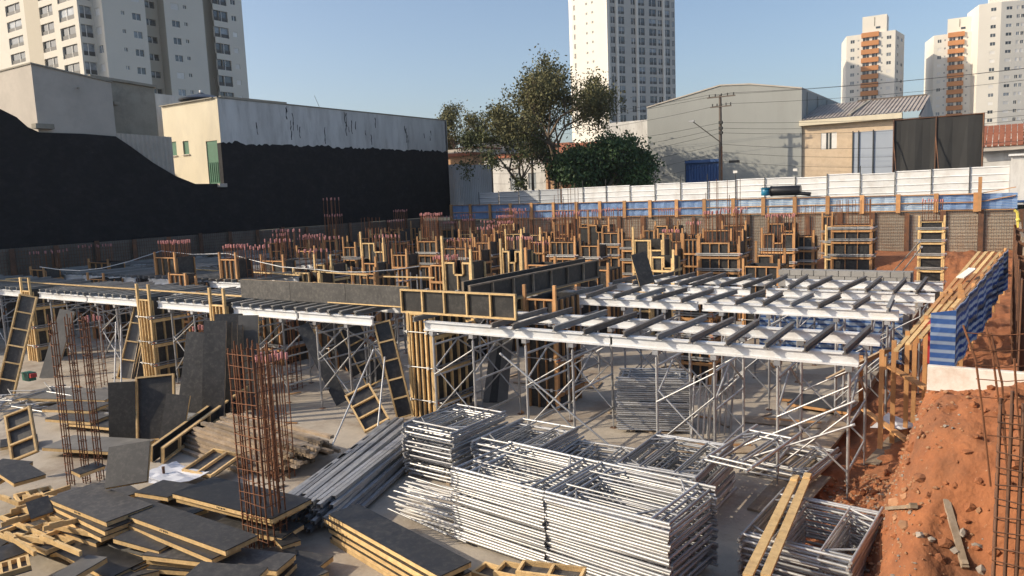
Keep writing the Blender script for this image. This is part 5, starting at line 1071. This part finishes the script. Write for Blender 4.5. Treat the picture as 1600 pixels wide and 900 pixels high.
for k in range(34):
    a = G(622+random.uniform(-8, 8), 835-random.uniform(0, 55), .12+.018*k); b = a+V((1.9+random.uniform(-.3, .3), -.05+random.gauss(0, .16), random.uniform(-.06, .06)))
    a = V((-9.75+random.uniform(-.15, .15), 10.25+random.uniform(0, .85), .04+.019*k)); b = a+V((1.7+random.uniform(-.2, .2), -.12+random.gauss(0, .13), random.gauss(0, .02)))
    t = Th('cross_brace', 'flat galvanised brace in the fanned pile beside the front stack', 'brace', tuple(a), group='braces of the fanned pile'); dv = b-a; t.tube('rod', 'shutter' if k % 3 else 'galvanised', (0, 0, 0), dv, .017, 6); t.box('end_tab', 'galvanised', dv*.99, (.06, .04, .012)); t.box('end_tab', 'galvanised', dv*.01, (.06, .04, .012))
for lay in range(8):
    for k in range(14-lay):
        a = V((-17.9+random.uniform(-.35, .35)+lay*.12, 11.0+k*.145+lay*.07, .05+lay*.085)); dv = V((1, .0, 0)); dv.rotate(Matrix.Rotation(rad(-6+random.gauss(0, 1.3)), 3, 'Z')); L_ = random.uniform(3.6, 4.2)
        t = Th('timber_rafter', ('weathered timber on top of the rafter pile behind the rusty cage' if lay > 4 else 'weathered timber inside the rafter pile behind the rusty cage'), 'timber', T=axes(a, dv, V((-dv.y, dv.x, 0))), group='timbers of the rafter pile'); t.box('length', 'timber_old', (L_/2, 0, 0), (L_, random.uniform(.07, .13), .075)); t.box('cut_end', 'timber_old', (L_+.004, 0, 0), (.006, .06, .06))
# galvanised tube piles at far left
for pile, (x0_, y0_, nn, lays, ang, L0, lab) in enumerate(((-21.8, 11.2, 9, 4, 14, 3.0, 'square tube in the neat bundle behind the standing black panels'), (-23.6, 11.6, 7, 3, 8, 2.6, 'tube in the loose bundle left of the slender cages'))):
    for lay in range(lays):
        for k in range(nn-lay):
            a = V((x0_+random.uniform(-.2, .2), y0_+k*.1+lay*.04, .06+lay*.09)); dv = V((math.cos(rad(ang+random.gauss(0, 1.5))), math.sin(rad(ang+random.gauss(0, 1.5))), 0)); T = axes(a, dv, V((-dv.y, dv.x, 0))); t = Th('square_tube', lab, 'steel tube', T=T, group='tubes of ' + ('neat' if pile == 0 else 'loose') + ' bundle at left'); t.box('length', 'galvanised', (L0/2, 0, 0), (L0, .08, .08)); t.box('hollow_shade_plate', 'frame_dark', (L0+.002, 0, 0), (.004, .055, .055))  # dark plate on the solid end paints in the shaded inside of the tube
for k in range(46):
    a = V((-27.2+random.uniform(-.9, 1.9), 10.4+random.uniform(-.4, 2.0), .05+.008*k)); an = random.gauss(10, 40); L0 = random.uniform(.8, 1.8); T = axes(a, V((math.cos(rad(an)), math.sin(rad(an)), random.uniform(-.03, .06))), V((-math.sin(rad(an)), math.cos(rad(an)), 0)))
    t = Th('loose_pole', 'short galvanised pole in the scattered heap at far left', 'pole', T=T, group='scattered poles at far left'); t.tube('shaft', 'galvanised', (0, 0, 0), (L0, 0, 0), .022, 7); t.tube('collar', 'galvanised_dull', (L0*.9, 0, 0), (L0*.97, 0, 0), .032, 7)

# ================================================================ form panels: stacks, leaning, scattered
def pan2(p, q, w, label, ribs=3, mat='ply_black', tilt=0, flip=False, tm='timber', group=None):
    """flat panel: near long edge from p to q, width running away from the viewer"""
    p = V(p); q = V(q); x = q-p; y = V((-x.y, x.x, 0)).normalized()
    if y.dot(V((cf.x, cf.y, 0))) < 0: y = -y
    y = y*math.cos(tilt)+V((0, 0, math.sin(tilt)))
    T = axes(p, x, y)
    if T.col[2].z < 0: T = axes(q, -x, y)
    if flip: T = T @ TL((0, w, 0)) @ Matrix.Rotation(math.pi, 4, 'X')
    return panel(T, x.length, w, label, ribs, mat, tm, group)
# neat stack in front of the frames
pA, pB = V((-10.15, 9.05, 0)), V((-6.95, 8.25, 0))
for k in range(6):
    j = V((random.uniform(-.12, .12), random.uniform(-.05, .05), .08+k*.096)); pan2(pA+j, pB+j, .62, ('top' if k == 5 else ORD[k])+' black panel '+('' if k == 5 else 'from the bottom ')+'of the neat stack before the frames', 5, mat='ply_black')
for k in range(3): pan2(G(735+k*35, 900, .2+.1*k), G(812+k*48, 925-k*6, .2+.1*k), .4, 'form panel end at the bottom edge below the frames, %s from the left' % ORD[k], 2, mat='ply_worn', flip=True)
# foreground pile at left
PL = [ # near edge px a, px b, z, width, mat, label, below
 ((172, 797), (352, 862), .78, .62, 'ply_worn', 'long worn panel on top of the middle of the left pile', 1),
 ((269, 772), (425, 812), .72, .95, 'ply_black', 'wide black panel lying behind the tall rusty cage foot', 1),
 ((74, 780), (166, 817), .82, .85, 'ply_worn', 'square worn panel topping the stepped stack of the left pile', 3),
 ((222, 868), (432, 893), .52, .55, 'ply_worn', 'long worn panel in front of the rusty cage foot', 2),
]
for (a, b, z, w, m_, lab, nb) in PL:
    pa2, pb3 = G(a[0], a[1], z), G(b[0], b[1], z); t = pan2(pa2, pb3, w, lab, 3, m_); mk_ = MB(); x_ = (pb3-pa2).length*.46
    for k in range(7):      # carpenter's pencil marks on the edge batten
        x_ += random.uniform(.02, .05); mk_.bar((x_, .002, -.018), (x_+random.uniform(-.02, .03), .002, -.055), .006, .006); mk_.bar((x_, .002, -.035), (x_+.02, .002, -random.uniform(.02, .05)), .005, .006)
    t.mesh('pencil_marks', mk_, 'wire')
    for k in range(nb): j = V((random.uniform(-.12, .12), random.uniform(-.06, .1), -.1*(k+1))); dr_ = V((random.uniform(-.2, .2), random.uniform(-.25, .15), -.1*(k+1))); pan2(pa2+j, pb3+dr_, w*random.uniform(.85, 1.0), '%s under the %s' % (ORD[k], lab), 3, 'ply_black')
def lean(base, top, w, label, mat='ply_worn', ribs=4, battens=False, side=None, tm='timber', z0=.02, ztop=None, ang=None):
    """panel leaning from a foot point towards a head point; skin or battens face the viewer"""
    b = V(base); t_ = V(top); x = t_-b; s = V((cr.x, cr.y, 0)).normalized() if ang is None else V((math.cos(rad(ang)), math.sin(rad(ang)), 0))
    T = axes(b-s*w/2, x, s)      # z = x cross s
    toward = T.col[2].to_3d().dot(-V((cf.x, cf.y, 0))) > 0
    if toward == battens: T = T @ TL((0, w, 0)) @ Matrix.Rotation(math.pi, 4, 'X')
    return panel(T, x.length, w, label, ribs, mat, tm)
def up(px, py, px2, py2, z0=.02, back=.3):
    b = G(px, py, z0); d = ray(px2, py2); f = V((cf.x, cf.y, 0)).normalized(); s = ((b-EYEP).dot(f)+back)/d.dot(f); return b, EYEP+d*s
lean(*up(192, 692, 190, 597), .72, 'black panel standing at the left end of the upright group', 'ply_black')
lean(*up(245, 690, 243, 588, back=.5), 1.05, 'framed panel with battens standing behind the upright group', 'ply_black', 1, True)
lean(*up(266, 692, 279, 614, back=.35), .62, 'short worn panel leaning before the upright group')
lean(*up(297, 655, 313, 517, back=.6), .8, 'tall tilted worn panel leaning in the upright group')
for k in range(4): lean(*up(332+k*11, 668-k*7, 336+k*9, 500+k*3, back=.35+.1*k), .62, 'tall worn upright panel, %s from the left of the close set' % ORD[k], 'ply_worn' if k == 0 else 'ply_black', tm='timber_old')
lean(*up(358, 640, 357, 490, back=.5), .85, 'tallest black panel behind the close set of uprights', 'ply_black')
lean(*up(389, 640, 388, 492, back=.4), .6, 'pale grey panel standing behind the rusty cage', 'ply_grey')
lean(*up(196, 591, 224, 474, back=.9), .62, 'light framed ladder like panel leaning on the deck edge', 'ply_grey', 4, True)
for k in range(2): lean(*up(214+k*8, 590, 236+k*6, 474, back=.95), .4, ('first' if k == 0 else 'second')+' brown panel edge leaning beside the ladder like panel', 'ply_worn', 4, False, tm='timber_old', ang=75)
lean(*up(8, 618, 46, 458, back=.7), .65, 'open ladder like panel leaning at the far left edge', 'ply_worn', 6, True)
lean(*up(74, 590, 106, 482, back=.8), .6, 'plain weathered panel leaning near the left deck', 'ply_grey', tm='timber_old')
lean(*up(536, 634, 474, 512, back=.6), .4, 'narrow black panel leaning under the deck', 'ply_black', 5)
lean(*up(592, 606, 545, 510, back=.7), .75, 'black battened panel leaning under the deck', 'ply_black', 3, True)
lean(*up(634, 655, 597, 505, back=.5), .5, 'long battened panel leaning left of the front column form', 'ply_black', 5, True)
lean(*up(592, 676, 560, 619, back=.8), .75, 'short battened panel lying tilted on the slab', 'ply_black', 3, True)
lean(*up(560, 590, 510, 500, back=.5), .45, 'second narrow black panel leaning under the deck', 'ply_black', 4)
for k, (x_, xt) in enumerate(((762, 778), (772, 790), (785, 795), (730, 742))): lean(*up(x_, 628, xt, 512, back=.5), .3, 'narrow panel strip leaning behind the front column form, %s from the left' % ORD[k] if k < 3 else 'single strip leaning close to the front column form', 'ply_black' if k % 2 else 'ply_grey', 4, False)
lean(*up(878, 640, 872, 610, back=.3), .4, 'small panel offcut leaning on a scaffold foot', 'ply_black', 2)
lean(*up(1012, 447, 998, 398, z0=ZD, back=.2), .5, 'black sheet leaning on the rear beams beside the lit forms', 'ply_black', 2)
lean(*up(196, 762, 202, 698, z0=.9, back=.5), .8, 'dusty worn panel leaning on top of the left pile', 'ply_worn', 2)
lean(*up(40, 722, 28, 650, z0=.4, back=.6), .62, 'dark framed panel with yellow battens standing at the left edge', 'ply_black', 3, True)
# long trough shaped beam form lying in front of the rafter pile
a, b = G(238, 722, .02), G(372, 622, .35); xx = b-a
panel(axes(a, xx, V((.25, -.1, 1))), xx.length, .42, 'long edge form lying tilted before the rafter pile', 6, 'ply_black'); a2 = a+V((.28, .05, 0)); panel(axes(a2+xx, -xx, V((.15, .0, 1))), xx.length, .42, 'second long edge form paired beside the tilted one', 6, 'ply_black')
# small framed box panel on the rafter pile
pan2(G(284, 738, .25), G(330, 748, .2), 1.0, 'small open framed panel resting on the rafter pile foot', 2, 'ply_worn', tilt=.18, flip=True)
# loose panels of the left pile
LOOSE = [((-5, 755), (52, 722), .62, .7, 'ply_worn', .12), ((22, 756), (72, 742), .7, .95, 'ply_worn', .15), ((48, 812), (84, 800), .62, .42, 'ply_black', .55), ((0, 812), (70, 842), .45, .5, 'ply_worn', 0), ((-8, 838), (72, 868), .38, .5, 'ply_black', 0), ((78, 858), (170, 905), .34, .8, 'ply_black', .05), ((112, 850), (210, 892), .3, .9, 'ply_black', 0), ((160, 852), (232, 872), .35, .6, 'ply_grey', .2), ((-5, 880), (45, 862), .5, .5, 'ply_black', .1), ((0, 905), (50, 890), .55, .5, 'ply_worn', 0), ((112, 905), (168, 872), .55, .4, 'ply_grey', .0), ((285, 905), (392, 915), .6, .45, 'ply_worn', .1), ((176, 842), (248, 862), .62, .35, 'ply_worn', 0), ((90, 830), (150, 850), .45, .5, 'ply_worn', 0), ((30, 790), (90, 775), .4, .6, 'ply_black', 0), ((330, 820), (440, 842), .35, .6, 'ply_worn', 0), ((210, 770), (262, 778), .45, .7, 'ply_black', 0), ((380, 885), (465, 868), .25, .5, 'ply_black', 0), ((440, 855), (470, 845), .3, .7, 'ply_black', 0), ((0, 700), (60, 690), .2, .8, 'ply_black', 0), ((125, 742), (165, 728), .35, .3, 'ply_worn', .2)]
for i, (a, b, z, w, m_, tl) in enumerate(LOOSE):
    pan2(G(a[0], a[1], z), G(b[0], b[1], z+random.uniform(-.05, .05)), w, 'loose %s form panel in the left foreground heap, %s' % ({'ply_worn': 'dusty', 'ply_black': 'black', 'ply_grey': 'pale grey'}[m_], '%s of the scattered ones' % ORD[i]), 3, m_, tilt=tl, flip=(i in (3, 4, 9, 14)))
rr = random.Random(3)
for i in range(20):
    px = rr.uniform(10, 430); py = rr.uniform(760, 900); z = rr.uniform(.08, .3); p = G(px, py, z); an = rr.uniform(-60, 40); l = rr.uniform(.7, 1.6); T = TL(p) @ Matrix.Rotation(rad(an), 4, 'Z') @ Matrix.Rotation(rr.gauss(0, .1), 4, 'Y')
    panel(T, l, rr.uniform(.4, .7), 'half buried form panel low in the left foreground heap', 3, rr.choice(('ply_black', 'ply_worn')), group='half buried panels of the left heap')
for i in range(16):
    px = rr.uniform(-5, 75); py = rr.uniform(772, 850); z = .5+rr.uniform(0, .25); p = G(px, py, z); an = rr.choice((-28, -35, -22, 50)); l = rr.uniform(.6, 1.2); q = p+V((math.cos(rad(an+33)), math.sin(rad(an+33)), rr.uniform(-.08, .04)))*l
    t = Th('loose_batten', 'loose yellow batten in the heap at the left edge', 'batten', tuple(p), group='loose battens at the left edge'); t.bar('length', 'timber', (0, 0, 0), q-p, .05, .085); t.bar('splice', 'timber', (q-p)*.1+V((0, 0, .05)), (q-p)*.35+V((0, 0, .05)), .045, .03)
# flat panel piles at the left behind the tubes
for i, (px, py, z, l, w, an, m_) in enumerate(((22, 622, .35, 3.4, 1.3, 20, 'ply_grey'), (65, 640, .42, 1.7, .9, 20, 'ply_worn'), (70, 655, .32, 1.7, .9, 15, 'ply_worn'), (105, 662, .22, 1.8, 1.0, 12, 'ply_worn'), (65, 700, .25, 2.6, 1.0, 18, 'ply_grey'))):
    p = G(px, py, z); panel(TL(p) @ Matrix.Rotation(rad(an), 4, 'Z'), l, w, 'flat panel of the low left pile, %s from the back' % ORD[i], 3, m_, group='flat panels of the low left pile')
p = G(46, 594, .45); t = Th('toolbox', 'small green toolbox on the flat left panels', 'toolbox', tuple(p)); t.box('body', 'green_tool', (0, 0, .12), (.45, .25, .24)); t.box('lid', 'green_tool', (0, 0, .26), (.47, .27, .05)); t.box('handle', 'red_paint', (.3, 0, .2), (.12, .2, .14))
p = G(268, 758, .05); t = Th('plastic_sheet', 'pale lilac plastic sheet crumpled between the panels', 'plastic sheet', tuple(p)); mb = MB(); n = 8
for i in range(n+1):
    for j in range(n+1): mb.v.append((-.7+1.4*i/n, -.5+1.0*j/n, .25+.1*noise.noise(V((i*.6, j*.6, 4)))))
for i in range(n):
    for j in range(n): k = i*(n+1)+j; mb.f.append((k, k+n+1, k+n+2, k+1))
t.mesh('sheet', mb, 'sheet_white'); t.bar('fold', 'sheet_white', (-.6, -.4, .3), (.5, -.45, .32), .05, .02)
p = G(258, 760, .0); t = Th('anchor_rod', 'short steel rod standing in the slab by the plastic sheet', 'rod', tuple(p)); t.tube('shaft', 'rust_dark', (0, 0, 0), (0, 0, .45), .03); t.tube('head', 'rust_dark', (0, 0, .42), (0, 0, .46), .035)

# offcuts and scraps left lying on the slab
rr = random.Random(12)
for i in range(60):
    x = rr.uniform(-30, -3.6); y = rr.uniform(9.5, 27); an = rr.uniform(0, 3.14); l = rr.uniform(.15, .9); big = l > .45
    t = Th('timber_offcut', ('longer' if big else 'short') + ' timber scrap left lying on the slab floor', 'offcut', (x, y, .02), an, group=('longer' if big else 'short') + ' scraps on the slab'); t.box('piece', rr.choice(('timber_old', 'timber_orange', 'timber_old', 'ply_worn')), (0, 0, .012), (l, rr.uniform(.04, .12), rr.uniform(.02, .05)))

for i, (px, py, l, w, an) in enumerate(((1235, 700, 2.2, .9, 80), (1225, 660, 2.0, .6, 10), (1120, 700, 1.8, .7, 25), (1010, 668, 1.5, .6, -12), (890, 600, 2.0, .8, 15), (1250, 760, 1.6, .8, 85))):
    p = G(px, py, .02); t = Th('floor_sheet', 'brown worn plywood sheet lying on the slab, %s of six' % ORD[i], 'plywood sheet', tuple(p), rad(an), group='brown sheets lying on the slab'); t.box('sheet', 'timber_old', (0, 0, .012), (l, w, .02)); t.box('lath', 'timber_orange', (l*.1, w*.2, .035), (l*.7, .06, .025))

# ================================================================ thin morning haze over the city
hz = bpy.data.materials.new('haze'); hz.use_nodes = True; hz.node_tree.nodes.clear()
vo = hz.node_tree.nodes.new('ShaderNodeOutputMaterial'); vp = hz.node_tree.nodes.new('ShaderNodeVolumePrincipled'); vp.inputs['Color'].default_value = (.80, .87, .95, 1); vp.inputs['Density'].default_value = .00022; vp.inputs['Anisotropy'].default_value = .3
hz.node_tree.links.new(vp.outputs[0], vo.inputs['Volume']); MAT['haze'] = hz
one('haze', MB().box((-100, 550, 48), (1640, 1940, 100)), 'haze', 'thin pale haze hanging over the site and the city', 'haze', kind='stuff')
